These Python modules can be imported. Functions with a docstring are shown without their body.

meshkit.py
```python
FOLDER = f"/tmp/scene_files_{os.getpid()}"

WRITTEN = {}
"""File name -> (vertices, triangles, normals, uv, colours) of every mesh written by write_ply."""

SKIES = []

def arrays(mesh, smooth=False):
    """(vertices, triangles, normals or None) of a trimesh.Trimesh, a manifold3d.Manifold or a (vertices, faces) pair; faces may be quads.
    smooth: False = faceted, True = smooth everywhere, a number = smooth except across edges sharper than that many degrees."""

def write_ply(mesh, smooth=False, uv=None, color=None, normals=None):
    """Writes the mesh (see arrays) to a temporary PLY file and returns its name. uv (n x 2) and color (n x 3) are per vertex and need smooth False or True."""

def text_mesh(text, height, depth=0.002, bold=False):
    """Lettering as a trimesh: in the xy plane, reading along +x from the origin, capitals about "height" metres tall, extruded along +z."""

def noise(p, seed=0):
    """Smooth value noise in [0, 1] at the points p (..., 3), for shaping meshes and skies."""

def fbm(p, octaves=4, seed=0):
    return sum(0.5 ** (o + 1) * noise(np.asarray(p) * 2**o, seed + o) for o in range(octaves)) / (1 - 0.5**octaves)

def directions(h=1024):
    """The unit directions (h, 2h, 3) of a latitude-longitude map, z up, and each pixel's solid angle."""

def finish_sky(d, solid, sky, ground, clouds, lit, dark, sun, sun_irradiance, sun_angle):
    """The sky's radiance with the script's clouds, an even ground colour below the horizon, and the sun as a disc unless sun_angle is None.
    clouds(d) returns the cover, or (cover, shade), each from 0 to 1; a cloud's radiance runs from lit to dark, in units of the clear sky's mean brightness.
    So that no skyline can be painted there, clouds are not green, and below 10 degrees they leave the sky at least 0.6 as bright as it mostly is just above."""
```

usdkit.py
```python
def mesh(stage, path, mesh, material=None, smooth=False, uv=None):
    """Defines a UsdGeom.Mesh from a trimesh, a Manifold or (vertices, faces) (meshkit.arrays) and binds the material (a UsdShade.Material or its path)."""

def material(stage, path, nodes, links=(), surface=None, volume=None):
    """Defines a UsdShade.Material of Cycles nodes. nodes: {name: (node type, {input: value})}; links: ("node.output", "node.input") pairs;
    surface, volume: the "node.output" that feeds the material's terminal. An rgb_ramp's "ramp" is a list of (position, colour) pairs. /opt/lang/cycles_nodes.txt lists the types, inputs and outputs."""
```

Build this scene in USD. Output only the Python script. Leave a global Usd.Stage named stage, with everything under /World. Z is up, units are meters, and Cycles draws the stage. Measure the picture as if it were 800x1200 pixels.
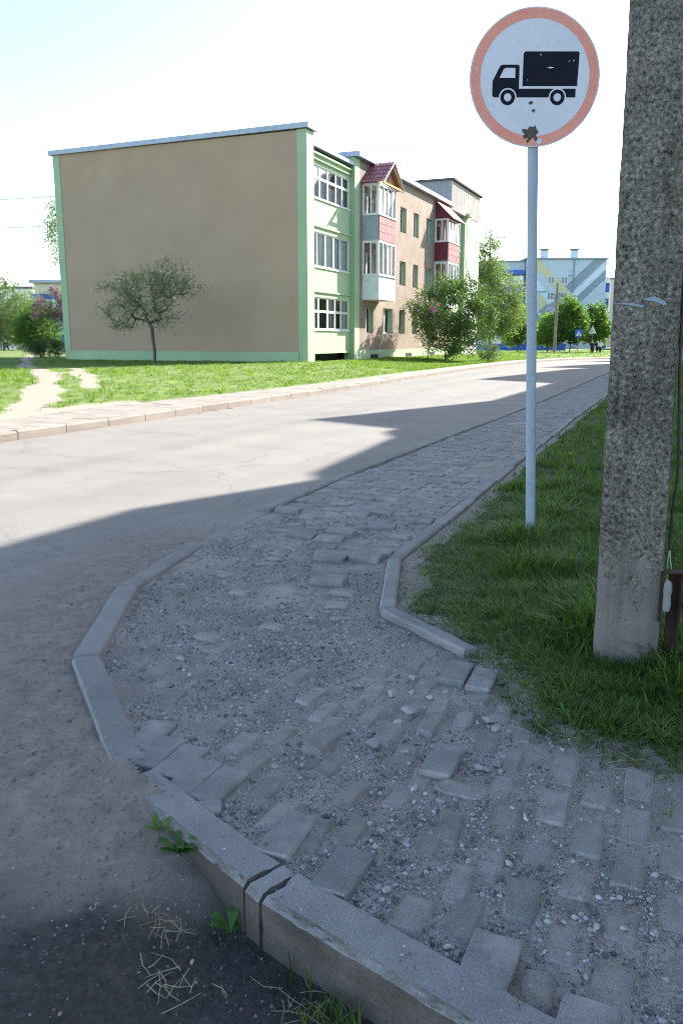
import math, random
import numpy as np, trimesh, shapely
from shapely.geometry import Polygon, Point, LineString
from shapely import affinity
import manifold3d as m3
from pxr import Usd, UsdGeom, UsdLux, UsdShade, Gf, Sdf, Vt
import usdkit, meshkit

stage = Usd.Stage.CreateInMemory()
UsdGeom.SetStageUpAxis(stage, 'Z')
UsdGeom.SetStageMetersPerUnit(stage, 1.0)
UsdGeom.Xform.Define(stage, '/World')
stage.SetDefaultPrim(stage.GetPrimAtPath('/World'))
rng = np.random.default_rng(7)
random.seed(7)

# ------------------------------------------------------------------ camera, sky, sun, exposure
# x: to the right across the street, y: along the street, z: up; pavement near the viewer at z = 0
YAW, PITCH, EYE = math.radians(22.67), math.atan(202 / 985), 1.30
cam = UsdGeom.Camera.Define(stage, '/World/camera')
cam.CreateFocalLengthAttr(985 * 24.0 / 800)
cam.CreateHorizontalApertureAttr(24.0)
cam.CreateVerticalApertureAttr(24.0 * 1024 / 682)
cam.CreateClippingRangeAttr(Gf.Vec2f(0.05, 5000))
cam.CreateExposureAttr(1.62)
_F = np.array([-math.sin(YAW) * math.cos(PITCH), math.cos(YAW) * math.cos(PITCH), -math.sin(PITCH)])
_R = np.array([math.cos(YAW), math.sin(YAW), 0.0])
_U = np.cross(_R, _F)
cam.AddTransformOp().Set(Gf.Matrix4d(*_R, 0, *_U, 0, *(-_F), 0, 0, 0, EYE, 1))

SUN_AZ, SUN_EL = math.radians(67.0), math.radians(32.0)     # azimuth measured from +x towards +y
S = np.array([math.cos(SUN_AZ) * math.cos(SUN_EL), math.sin(SUN_AZ) * math.cos(SUN_EL), math.sin(SUN_EL)])
usdkit.material(stage, '/World/Looks/sky_look', {
    'sky': ('sky_texture', {'sky_type': 'single_scattering', 'sun_disc': False, 'sun_elevation': SUN_EL,
                            'sun_rotation': math.atan2(S[0], S[1]), 'altitude': 150.0, 'air_density': 1.0,
                            'aerosol_density': 1.2, 'ozone_density': 1.0}),
    'bg': ('background_shader', {'strength': 0.115})},
    [('sky.color', 'bg.color')], surface='bg.background')
dome = UsdLux.DomeLight.Define(stage, '/World/sky')
UsdShade.MaterialBindingAPI.Apply(dome.GetPrim()).Bind(UsdShade.Material.Get(stage, '/World/Looks/sky_look'))
dome.GetPrim().SetCustomDataByKey('kind', 'structure')
sun = UsdLux.DistantLight.Define(stage, '/World/sun')
sun.CreateIntensityAttr(1.2)
sun.CreateAngleAttr(0.4)
sun.CreateNormalizeAttr(True) if hasattr(sun, 'CreateNormalizeAttr') else None
sun.CreateColorAttr(Gf.Vec3f(1.0, 0.95, 0.87))
_z = S
_x = np.cross([0, 0, 1.0], _z); _x /= np.linalg.norm(_x)
_y = np.cross(_z, _x)
sun.AddTransformOp().Set(Gf.Matrix4d(*_x, 0, *_y, 0, *_z, 0, 0, 0, 50, 1))

# ------------------------------------------------------------------ helpers: names, things, parts
_used = {}
def path_for(parent, name):
    k = (parent, name)
    n = _used.get(k, 0)
    _used[k] = n + 1
    return f'{parent}/{name}' + (f'_{n:03d}' if n else '')

def tag(prim, label=None, cat=None, group=None, kind=None):
    prim = prim.GetPrim() if hasattr(prim, 'GetPrim') else prim
    for k, v in (('label', label), ('category', cat), ('group', group), ('kind', kind)):
        if v: prim.SetCustomDataByKey(k, v)
    return prim

def thing(name, label, cat, loc=(0, 0, 0), rotz=0.0, group=None, kind=None):
    x = UsdGeom.Xform.Define(stage, path_for('/World', name))
    x.AddTranslateOp().Set(Gf.Vec3d(*map(float, loc)))
    if rotz: x.AddRotateZOp().Set(math.degrees(rotz))
    tag(x, label, cat, group, kind)
    return str(x.GetPath())

def obj(parent, name, mesh, mat, smooth=False, label=None, kind=None, prim_vars=None):
    m = usdkit.mesh(stage, path_for(parent, name), mesh, '/World/Looks/' + mat, smooth)
    tag(m, label, None, None, kind)
    if prim_vars:
        for k, v in prim_vars.items():
            UsdGeom.PrimvarsAPI(m).CreatePrimvar(k, Sdf.ValueTypeNames.FloatArray, 'vertex').Set(Vt.FloatArray.FromNumpy(np.asarray(v, np.float32)))
    return str(m.GetPath())

def single(name, mesh, mat, label, cat, group=None, smooth=False):
    m = usdkit.mesh(stage, path_for('/World', name), mesh, '/World/Looks/' + mat, smooth)
    tag(m, label, cat, group)
    return str(m.GetPath())

def copy_thing(src, name, label, cat, loc, rotz=0.0, group=None, scale=None):
    x = UsdGeom.Xform.Define(stage, path_for('/World', name))
    p = x.GetPrim()
    x.AddTranslateOp().Set(Gf.Vec3d(*map(float, loc)))
    x.AddRotateZOp().Set(math.degrees(rotz))
    if scale: x.AddScaleOp().Set(Gf.Vec3f(*scale))
    p.GetReferences().AddInternalReference(src)
    p.SetInstanceable(True)
    tag(p, label, cat, group)
    return str(x.GetPath())

# ------------------------------------------------------------------ helpers: shapes
cat_ = trimesh.util.concatenate
def box(x0, x1, y0, y1, z0, z1):
    m = trimesh.creation.box((abs(x1 - x0), abs(y1 - y0), abs(z1 - z0)))
    m.apply_translation(((x0 + x1) / 2, (y0 + y1) / 2, (z0 + z1) / 2))
    return m

def bevel_box(sx, sy, sz, b):
    """box on the origin, centred, with chamfered edges (a hull)."""
    p = []
    for i in (-1, 1):
        for j in (-1, 1):
            for k in (-1, 1):
                p += [(i * (sx / 2 - b), j * (sy / 2 - b), k * sz / 2), (i * (sx / 2 - b), j * sy / 2, k * (sz / 2 - b)), (i * sx / 2, j * (sy / 2 - b), k * (sz / 2 - b))]
    return trimesh.convex.convex_hull(np.array(p))

def extrude(poly, h):
    gs = [g for g in getattr(poly, 'geoms', [poly]) if g.area > 1e-9]
    return cat_([trimesh.creation.extrude_polygon(g, h, engine='earcut') for g in gs])

def facade(poly, x0, thick):
    """poly in (y, z), becomes a slab whose outer face is x = x0 and which goes back by thick."""
    m = extrude(poly, thick)
    v = m.vertices.copy()
    m.vertices = np.stack([v[:, 2] + x0 - thick, v[:, 0], v[:, 1]], 1)
    return m

def sideslab(poly, y0, thick):
    """poly in (x, z), slab from y0 to y0 + thick."""
    m = extrude(poly, thick)
    v = m.vertices.copy()
    m.vertices = np.stack([v[:, 0], v[:, 2] + y0, v[:, 1]], 1)
    m.invert()
    return m

def rect(a, b, c, d): return shapely.box(a, c, b, d)       # a..b, c..d

def tube(points, radii, sides=6, cap=True):
    p = np.asarray(points, float)
    t = np.gradient(p, axis=0)
    t /= np.linalg.norm(t, axis=1, keepdims=True) + 1e-12
    ref = np.where(np.abs(t[:, 2:]) < 0.9, [[0, 0, 1.0]], [[1.0, 0, 0]])
    a = np.cross(t, ref); a /= np.linalg.norm(a, axis=1, keepdims=True) + 1e-12
    b = np.cross(t, a)
    ang = np.arange(sides) * 2 * np.pi / sides
    r = np.broadcast_to(radii, (len(p),))
    v = (p[:, None] + r[:, None, None] * (np.cos(ang)[None, :, None] * a[:, None] + np.sin(ang)[None, :, None] * b[:, None])).reshape(-1, 3)
    n = len(p)
    f = []
    for i in range(n - 1):
        for j in range(sides):
            q = (i * sides + j, i * sides + (j + 1) % sides, (i + 1) * sides + (j + 1) % sides, (i + 1) * sides + j)
            f += [(q[0], q[2], q[1]), (q[0], q[3], q[2])]
    if cap:
        v = np.vstack([v, p[0], p[-1]])
        for j in range(sides):
            f += [(n * sides, j, (j + 1) % sides), (n * sides + 1, (n - 1) * sides + (j + 1) % sides, (n - 1) * sides + j)]
    return trimesh.Trimesh(v, np.array(f), process=False)

def cyl(x, y, z0, z1, r, sides=16): return tube([(x, y, z0), (x, y, z1)], r, sides)

def grid_sheet(xs, ys, hfun, keep=None):
    X, Y = np.meshgrid(xs, ys, indexing='ij')
    v = np.stack([X.ravel(), Y.ravel(), hfun(X.ravel(), Y.ravel())], 1)
    ny = len(ys)
    i, j = np.meshgrid(np.arange(len(xs) - 1), np.arange(ny - 1), indexing='ij')
    q = np.stack([i * ny + j, (i + 1) * ny + j, (i + 1) * ny + j + 1, i * ny + j + 1], -1).reshape(-1, 4)
    f = np.vstack([q[:, [0, 1, 2]], q[:, [0, 2, 3]]])
    if keep is not None:
        c = v[f].mean(1)
        f = f[keep(c[:, 0], c[:, 1])]
        idx = np.unique(f)
        re = np.full(len(v), -1); re[idx] = np.arange(len(idx))
        v, f = v[idx], re[f]
    return trimesh.Trimesh(v, f, process=False)

def inside(poly, x, y):
    shapely.prepare(poly)
    return shapely.contains_xy(poly, x, y)

def smoothstep(a, b, x):
    t = np.clip((np.asarray(x, float) - a) / (b - a), 0, 1)
    return t * t * (3 - 2 * t)

def fbm2(x, y, scale, seed=0, octaves=4):
    x = np.asarray(x, float)
    return meshkit.fbm(np.stack([x * scale, np.asarray(y, float) * scale, np.full(x.shape, seed * 3.7)], -1), octaves, seed) - 0.5

def instancer(path, protos, pos, scales, yaw=None, idx=None, tilt=0.0, seed=0):
    """protos: list of (mesh, material). pos: n x 3."""
    r = np.random.default_rng(seed)
    pi = UsdGeom.PointInstancer.Define(stage, path)
    targets = []
    for k, (m, mat) in enumerate(protos):
        pm = usdkit.mesh(stage, f'{path}/shape_{k}', m, '/World/Looks/' + mat)
        targets.append(pm.GetPath())
    pi.CreatePrototypesRel().SetTargets(targets)
    n = len(pos)
    yaw = r.uniform(0, 2 * np.pi, n) if yaw is None else yaw
    idx = r.integers(0, len(protos), n) if idx is None else idx
    ax = r.uniform(0, 2 * np.pi, n)
    th = r.uniform(0, 1, n) * tilt
    # quaternion: tilt about a random horizontal axis after a turn about z
    w1, z1 = np.cos(yaw / 2), np.sin(yaw / 2)
    w2, x2, y2 = np.cos(th / 2), np.sin(th / 2) * np.cos(ax), np.sin(th / 2) * np.sin(ax)
    q = np.stack([w2 * w1, x2 * w1 + y2 * z1, y2 * w1 - x2 * z1, w2 * z1], 1)
    pi.CreatePositionsAttr(Vt.Vec3fArray.FromNumpy(np.asarray(pos, np.float32)))
    pi.CreateProtoIndicesAttr(Vt.IntArray.FromNumpy(np.asarray(idx, np.int32)))
    sc = np.asarray(scales, np.float32)
    if sc.ndim == 1: sc = np.repeat(sc[:, None], 3, 1)
    pi.CreateScalesAttr(Vt.Vec3fArray.FromNumpy(np.ascontiguousarray(sc)))
    pi.CreateOrientationsAttr(Vt.QuathArray([Gf.Quath(*map(float, k)) for k in q]))
    return pi

# ------------------------------------------------------------------ materials
def mix_node(kind, fac): return ('mix', {'mix_type': kind, 'fac': fac})

def mat(name, ramp, scale=3.0, fine=(40.0, 0.35), rough=0.85, spec=0.3, bump=(60.0, 0.3, 0.01), detail=6.0, rand=0.0, metallic=0.0, stretch=None, blotch=None, coat=0.0):
    """Noise-driven colour over world position, fine grain, bump; rand: brightness spread between objects or instances; blotch: (scale, threshold, width, colour) patches."""
    n = {'g': ('geometry', {}),
         'n1': ('noise_texture', {'scale': scale, 'detail': detail, 'roughness': 0.6}),
         'r1': ('rgb_ramp', {'ramp': ramp}),
         'n2': ('noise_texture', {'scale': fine[0], 'detail': 4.0, 'roughness': 0.7}),
         'r2': ('rgb_ramp', {'ramp': [(0.25, (1 - fine[1],) * 3), (0.75, (1 + fine[1] * 0.8,) * 3)]}),
         'm1': mix_node('multiply', 1.0),
         'p': ('principled_bsdf', {'roughness': rough, 'specular_ior_level': spec, 'metallic': metallic, 'coat_weight': coat})}
    src = 'g.position'
    L = []
    if stretch:
        n['map'] = ('mapping', {'scale': stretch})
        L.append(('g.position', 'map.vector')); src = 'map.vector'
    L += [(src, 'n1.vector'), (src, 'n2.vector'), ('n1.fac', 'r1.fac'), ('n2.fac', 'r2.fac'), ('r1.color', 'm1.color1'), ('r2.color', 'm1.color2')]
    out = 'm1.color'
    if blotch:
        bl = blotch if isinstance(blotch, list) else [blotch]
        for k, (bs, th, wd, col) in enumerate(bl):
            n[f'bn{k}'] = ('noise_texture', {'scale': bs, 'detail': 5.0, 'roughness': 0.65})
            n[f'br{k}'] = ('rgb_ramp', {'ramp': [(th, (0, 0, 0)), (min(th + wd, 1.0), (1, 1, 1))]})
            n[f'bm{k}'] = ('mix', {'mix_type': 'mix', 'color2': col})
            L += [(src, f'bn{k}.vector'), (f'bn{k}.fac', f'br{k}.fac'), (f'br{k}.color', f'bm{k}.fac'), (out, f'bm{k}.color1')]
            out = f'bm{k}.color'
    if rand:
        n['oi'] = ('object_info', {})
        n['rr'] = ('map_range', {'from_min': 0.0, 'from_max': 1.0, 'to_min': 1 - rand, 'to_max': 1 + rand})
        n['cc'] = ('combine_color', {'color_type': 'rgb'})
        n['mr'] = mix_node('multiply', 1.0)
        L += [('oi.random', 'rr.value'), ('rr.result', 'cc.r'), ('rr.result', 'cc.g'), ('rr.result', 'cc.b'), (out, 'mr.color1'), ('cc.color', 'mr.color2')]
        out = 'mr.color'
    L.append((out, 'p.base_color'))
    if bump:
        n['bn'] = ('noise_texture', {'scale': bump[0], 'detail': 5.0, 'roughness': 0.65})
        n['b'] = ('bump', {'strength': bump[1], 'distance': bump[2]})
        L += [(src, 'bn.vector'), ('bn.fac', 'b.height'), ('b.normal', 'p.normal')]
    return usdkit.material(stage, '/World/Looks/' + name, n, L, surface='p.BSDF')

def plain(name, c, rough=0.6, spec=0.4, var=0.12, metallic=0.0, **k):
    d, u = tuple(x * (1 - var) for x in c), tuple(min(1, x * (1 + var)) for x in c)
    return mat(name, [(0.3, d), (0.7, u)], fine=(30.0, 0.06), rough=rough, spec=spec, bump=k.pop('bump', None), metallic=metallic, **k)

def leaf_mat(name, c1, c2, trans=0.45, rough=0.5):
    n = {'oi': ('geometry', {}), 'oo': ('object_info', {}), 'rr': ('rgb_ramp', {'ramp': [(0.0, c1), (1.0, c2)]}),
         'ad': ('math', {'math_type': 'add'}), 'fr': ('math', {'math_type': 'fraction'}),
         'p': ('principled_bsdf', {'roughness': rough, 'specular_ior_level': 0.35}), 't': ('translucent_bsdf', {}),
         'br': ('mix', {'mix_type': 'multiply', 'fac': 1.0, 'color2': (1.15, 1.25, 0.55)}), 'mx': ('mix_closure', {'fac': trans})}
    L = [('oi.random_per_island', 'ad.value1'), ('oo.random', 'ad.value2'), ('ad.value', 'fr.value1'), ('fr.value', 'rr.fac'),
         ('rr.color', 'p.base_color'), ('rr.color', 'br.color1'), ('br.color', 't.color'), ('p.BSDF', 'mx.closure1'), ('t.BSDF', 'mx.closure2')]
    usdkit.material(stage, '/World/Looks/' + name, n, L, surface='mx.closure')

def glass_mat(name, tint=(0.97, 0.985, 0.98)):
    usdkit.material(stage, '/World/Looks/' + name, {'f0': ('fresnel', {'IOR': 1.6}), 'f': ('math', {'math_type': 'add', 'value2': 0.05, 'use_clamp': True}), 't': ('transparent_bsdf', {'color': tint}), 'g': ('glossy_bsdf', {'roughness': 0.03, 'color': (1, 1, 1)}), 'm': ('mix_closure', {})},
                    [('f0.fac', 'f.value1'), ('f.value', 'm.fac'), ('t.BSDF', 'm.closure1'), ('g.BSDF', 'm.closure2')], surface='m.closure')

# ground and stone
mat('worn_bed', [(0.25, (0.19, 0.168, 0.148)), (0.5, (0.290, 0.264, 0.236)), (0.8, (0.375, 0.348, 0.315))], 6.0, (210.0, 0.6), bump=(200.0, 0.9, 0.008), blotch=[(2.2, 0.50, 0.16, (0.385, 0.355, 0.32)), (7.0, 0.58, 0.14, (0.395, 0.368, 0.335)), (115.0, 0.56, 0.05, (0.13, 0.122, 0.115)), (140.0, 0.61, 0.04, (0.50, 0.49, 0.475))])
mat('paving_stone', [(0.3, (0.175, 0.172, 0.165)), (0.7, (0.26, 0.255, 0.243))], 9.0, (260.0, 0.55), bump=(280.0, 0.6, 0.004), rand=0.13, blotch=[(6.0, 0.50, 0.14, (0.285, 0.272, 0.252)), (30.0, 0.64, 0.06, (0.12, 0.115, 0.11))])
mat('worn_stone', [(0.3, (0.21, 0.198, 0.182)), (0.7, (0.32, 0.304, 0.282))], 14.0, (200.0, 0.45), bump=(150.0, 0.9, 0.007), rand=0.15, blotch=[(9.0, 0.5, 0.15, (0.285, 0.262, 0.236)), (60.0, 0.62, 0.06, (0.13, 0.125, 0.115))])
mat('gravel_stone', [(0.3, (0.17, 0.166, 0.16)), (0.7, (0.31, 0.302, 0.29))], 30.0, (300.0, 0.3), bump=(300.0, 0.3, 0.003), rand=0.66)
mat('dark_gravel_stone', [(0.3, (0.12, 0.115, 0.11)), (0.7, (0.27, 0.25, 0.235))], 30.0, (300.0, 0.3), bump=None, rand=0.5)
mat('pale_stone', [(0.3, (0.25, 0.244, 0.232)), (0.7, (0.36, 0.352, 0.335))], 20.0, (200.0, 0.25), bump=(200.0, 0.4, 0.004), rand=0.2)
mat('kerb_stone', [(0.3, (0.18, 0.175, 0.17)), (0.7, (0.27, 0.263, 0.252))], 4.0, (300.0, 0.55), bump=(300.0, 0.35, 0.003), rand=0.08, blotch=[(3.0, 0.58, 0.15, (0.22, 0.19, 0.165))])
mat('dirty_kerb_stone', [(0.3, (0.13, 0.105, 0.09)), (0.7, (0.22, 0.185, 0.16))], 5.0, (250.0, 0.4), bump=(120.0, 0.5, 0.006))
mat('sunny_kerb_stone', [(0.3, (0.25, 0.213, 0.18)), (0.7, (0.33, 0.285, 0.245))], 2.0, (120.0, 0.3), bump=(90.0, 0.4, 0.006), rand=0.07)
mat('side_paving', [(0.3, (0.27, 0.228, 0.192)), (0.7, (0.34, 0.292, 0.252))], 2.0, (60.0, 0.35), bump=(60.0, 0.5, 0.01), rand=0.1)
mat('lime_path', [(0.3, (0.36, 0.29, 0.22)), (0.7, (0.5, 0.42, 0.33))], 1.5, (25.0, 0.35), bump=(25.0, 0.6, 0.02))
mat('soil', [(0.3, (0.10, 0.08, 0.06)), (0.7, (0.21, 0.18, 0.145))], 5.0, (80.0, 0.5), bump=(90.0, 0.7, 0.012))
def pole_mat():
    n = {'g': ('geometry', {}), 'sx': ('separate_xyz', {}), 'n0': ('noise_texture', {'scale': 9.0, 'detail': 6.0, 'roughness': 0.7}), 'nz': ('math', {'math_type': 'multiply_add', 'value2': 1.3, 'value3': -0.65}),
         'ad': ('math', {'math_type': 'add'}), 'zr': ('map_range', {'from_min': 0.28, 'from_max': 0.52, 'to_min': 0.0, 'to_max': 1.0, 'clamp': True}),
         'n1': ('noise_texture', {'scale': 4.0, 'detail': 8.0, 'roughness': 0.65}), 'v': ('noise_texture', {'scale': 64.0, 'detail': 5.0, 'roughness': 0.7}), 'n3': ('noise_texture', {'scale': 150.0, 'detail': 4.0, 'roughness': 0.75}), 'n4': ('noise_texture', {'scale': 18.0, 'detail': 5.0, 'roughness': 0.7}),
         'r1': ('rgb_ramp', {'ramp': [(0.3, (0.115, 0.100, 0.080)), (0.7, (0.215, 0.193, 0.160))]}), 'rv': ('rgb_ramp', {'ramp': [(0.36, (0.20,) * 3), (0.45, (0.72,) * 3), (0.56, (1.08,) * 3), (0.67, (1.9,) * 3)]}), 'rf': ('rgb_ramp', {'ramp': [(0.25, (0.55,) * 3), (0.75, (1.45,) * 3)]}),
         'rl': ('rgb_ramp', {'ramp': [(0.735, (0, 0, 0)), (0.755, (1, 1, 1))]}), 'rs': ('rgb_ramp', {'ramp': [(0.3, (0.135, 0.122, 0.106)), (0.7, (0.215, 0.198, 0.176))]}), 'rp': ('rgb_ramp', {'ramp': [(0.30, (0.45,) * 3), (0.40, (1.0,) * 3)]}),
         'm1': ('mix', {'mix_type': 'multiply', 'fac': 1.0}), 'm2': ('mix', {'mix_type': 'multiply', 'fac': 1.0}), 'ml': ('mix', {'color2': (0.20, 0.125, 0.05)}), 'ms': ('mix', {'mix_type': 'multiply', 'fac': 1.0}), 'mm': ('mix', {}),
         'p': ('principled_bsdf', {'roughness': 0.92, 'specular_ior_level': 0.2}), 'b': ('bump', {'strength': 0.9, 'distance': 0.010})}
    L = [('g.position', f'{k}.vector') for k in ('n0', 'n1', 'v', 'n3', 'n4')]
    L += [('g.position', 'sx.vector'), ('n0.fac', 'nz.value1'), ('nz.value', 'ad.value1'), ('sx.z', 'ad.value2'), ('ad.value', 'zr.value'), ('n1.fac', 'r1.fac'), ('v.fac', 'rv.fac'), ('n3.fac', 'rf.fac'), ('n4.fac', 'rl.fac'), ('n1.fac', 'rs.fac'), ('v.fac', 'rp.fac'),
          ('r1.color', 'm1.color1'), ('rv.color', 'm1.color2'), ('m1.color', 'm2.color1'), ('rf.color', 'm2.color2'), ('rl.color', 'ml.fac'), ('m2.color', 'ml.color1'), ('rs.color', 'ms.color1'), ('rp.color', 'ms.color2'),
          ('zr.result', 'mm.fac'), ('ms.color', 'mm.color1'), ('ml.color', 'mm.color2'), ('mm.color', 'p.base_color'), ('v.fac', 'b.height'), ('b.normal', 'p.normal')]
    n.update({'sk': ('mapping', {'scale': (16.0, 16.0, 1.1)}), 'kn': ('noise_texture', {'scale': 1.0, 'detail': 4.0, 'roughness': 0.6}), 'kr': ('rgb_ramp', {'ramp': [(0.34, (0.78, 0.76, 0.73)), (0.52, (1, 1, 1)), (0.7, (1.12, 1.1, 1.06))]}), 'km': ('mix', {'mix_type': 'multiply', 'fac': 1.0})})
    L = [l for l in L if l != ('mm.color', 'p.base_color')] + [('g.position', 'sk.vector'), ('sk.vector', 'kn.vector'), ('kn.fac', 'kr.fac'), ('mm.color', 'km.color1'), ('kr.color', 'km.color2'), ('km.color', 'p.base_color')]
    usdkit.material(stage, '/World/Looks/concrete_post', n, L, surface='p.BSDF')
pole_mat()


def road_mat():
    n = {'g': ('geometry', {}), 'd': ('attribute', {'attribute': 'dirt'}), 'w': ('attribute', {'attribute': 'mud'}),
         'n1': ('noise_texture', {'scale': 1.2, 'detail': 6.0, 'roughness': 0.6}), 'n2': ('noise_texture', {'scale': 160.0, 'detail': 3.0, 'roughness': 0.7}),
         'n3': ('noise_texture', {'scale': 14.0, 'detail': 6.0, 'roughness': 0.65}), 'n4': ('noise_texture', {'scale': 55.0, 'detail': 5.0, 'roughness': 0.7}),
         'ra': ('rgb_ramp', {'ramp': [(0.3, (0.215, 0.200, 0.182)), (0.7, (0.265, 0.248, 0.226))]}),
         'rd': ('rgb_ramp', {'ramp': [(0.3, (0.175, 0.143, 0.120)), (0.55, (0.248, 0.206, 0.176)), (0.8, (0.312, 0.268, 0.232))]}),
         'rm': ('rgb_ramp', {'ramp': [(0.3, (0.026, 0.023, 0.022)), (0.75, (0.085, 0.076, 0.070))]}),
         'rf': ('rgb_ramp', {'ramp': [(0.30, (0.50,) * 3), (0.42, (0.92,) * 3), (0.60, (1.05,) * 3), (0.72, (1.55,) * 3)]}),
         'nm': ('math', {'math_type': 'multiply_add', 'value2': 0.9, 'value3': -0.45}), 'ad': ('math', {'math_type': 'add', 'use_clamp': True}),
         'cr': ('rgb_ramp', {'ramp': [(0.35, (0, 0, 0)), (0.65, (1, 1, 1))]}), 'am': ('math', {'math_type': 'add', 'use_clamp': True}), 'cm': ('rgb_ramp', {'ramp': [(0.15, (0, 0, 0)), (0.95, (1, 1, 1))]}),
         'sp': ('separate_color', {}), 'mx': ('mix', {}), 'mm': ('mix', {}), 'mf': ('mix', {'mix_type': 'multiply', 'fac': 1.0}),
         'p': ('principled_bsdf', {'roughness': 0.9, 'specular_ior_level': 0.25}), 'b': ('bump', {'strength': 0.45, 'distance': 0.006})}
    L = [('g.position', f'{k}.vector') for k in ('n1', 'n2', 'n3', 'n4')]
    L += [('n1.fac', 'ra.fac'), ('n3.fac', 'rd.fac'), ('n4.fac', 'rm.fac'), ('n2.fac', 'rf.fac'), ('n3.fac', 'nm.value1'), ('nm.value', 'ad.value1'), ('d.fac', 'ad.value2'),
          ('ad.value', 'cr.fac'), ('cr.color', 'mx.fac'), ('ra.color', 'mx.color1'), ('rd.color', 'mx.color2'),
          ('nm.value', 'am.value1'), ('w.fac', 'am.value2'), ('am.value', 'cm.fac'), ('cm.color', 'mm.fac'), ('mx.color', 'mm.color1'), ('rm.color', 'mm.color2'),
          ('mm.color', 'mf.color1'), ('rf.color', 'mf.color2'), ('mf.color', 'p.base_color'), ('n2.fac', 'b.height'), ('b.normal', 'p.normal')]
    del n['sp']
    n.update({'wv': ('noise_texture', {'scale': 1.6, 'detail': 3.0}), 'wa': ('vector_math', {'math_type': 'multiply_add', 'vector2': (0.9, 0.9, 0.9)}), 'vo': ('voronoi_texture', {'feature': 'distance_to_edge', 'scale': 0.38}),
              'vr': ('rgb_ramp', {'ramp': [(0.0, (0.66, 0.65, 0.64)), (0.006, (0.80,) * 3), (0.012, (1, 1, 1))]}), 'vm': ('mix', {'mix_type': 'multiply', 'fac': 0.5}),
              'sg': ('noise_texture', {'scale': 34.0, 'detail': 2.0, 'roughness': 0.5}), 'sr': ('rgb_ramp', {'ramp': [(0.30, (0.80,) * 3), (0.42, (1, 1, 1)), (0.66, (1, 1, 1)), (0.72, (1.13,) * 3)]}), 'sm': ('mix', {'mix_type': 'multiply', 'fac': 1.0}),
              'st': ('mapping', {'scale': (1.1, 0.05, 1.0)}), 'sn': ('noise_texture', {'scale': 1.0, 'detail': 4.0, 'roughness': 0.6}), 'str': ('rgb_ramp', {'ramp': [(0.32, (0.86,) * 3), (0.5, (1.0,) * 3), (0.68, (1.07, 1.06, 1.04))]}), 'stm': ('mix', {'mix_type': 'multiply', 'fac': 1.0})})
    L = [l for l in L if l != ('ra.color', 'mx.color1')]
    L += [('g.position', 'wv.vector'), ('wv.color', 'wa.vector1'), ('g.position', 'wa.vector3'), ('wa.vector', 'vo.vector'), ('vo.distance', 'vr.fac'), ('ra.color', 'vm.color1'), ('vr.color', 'vm.color2'),
          ('g.position', 'sg.vector'), ('sg.fac', 'sr.fac'), ('vm.color', 'sm.color1'), ('sr.color', 'sm.color2'), ('g.position', 'st.vector'), ('st.vector', 'sn.vector'), ('sn.fac', 'str.fac'), ('sm.color', 'stm.color1'), ('str.color', 'stm.color2'), ('stm.color', 'mx.color1')]
    usdkit.material(stage, '/World/Looks/road_look', n, L, surface='p.BSDF')
road_mat()

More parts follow.
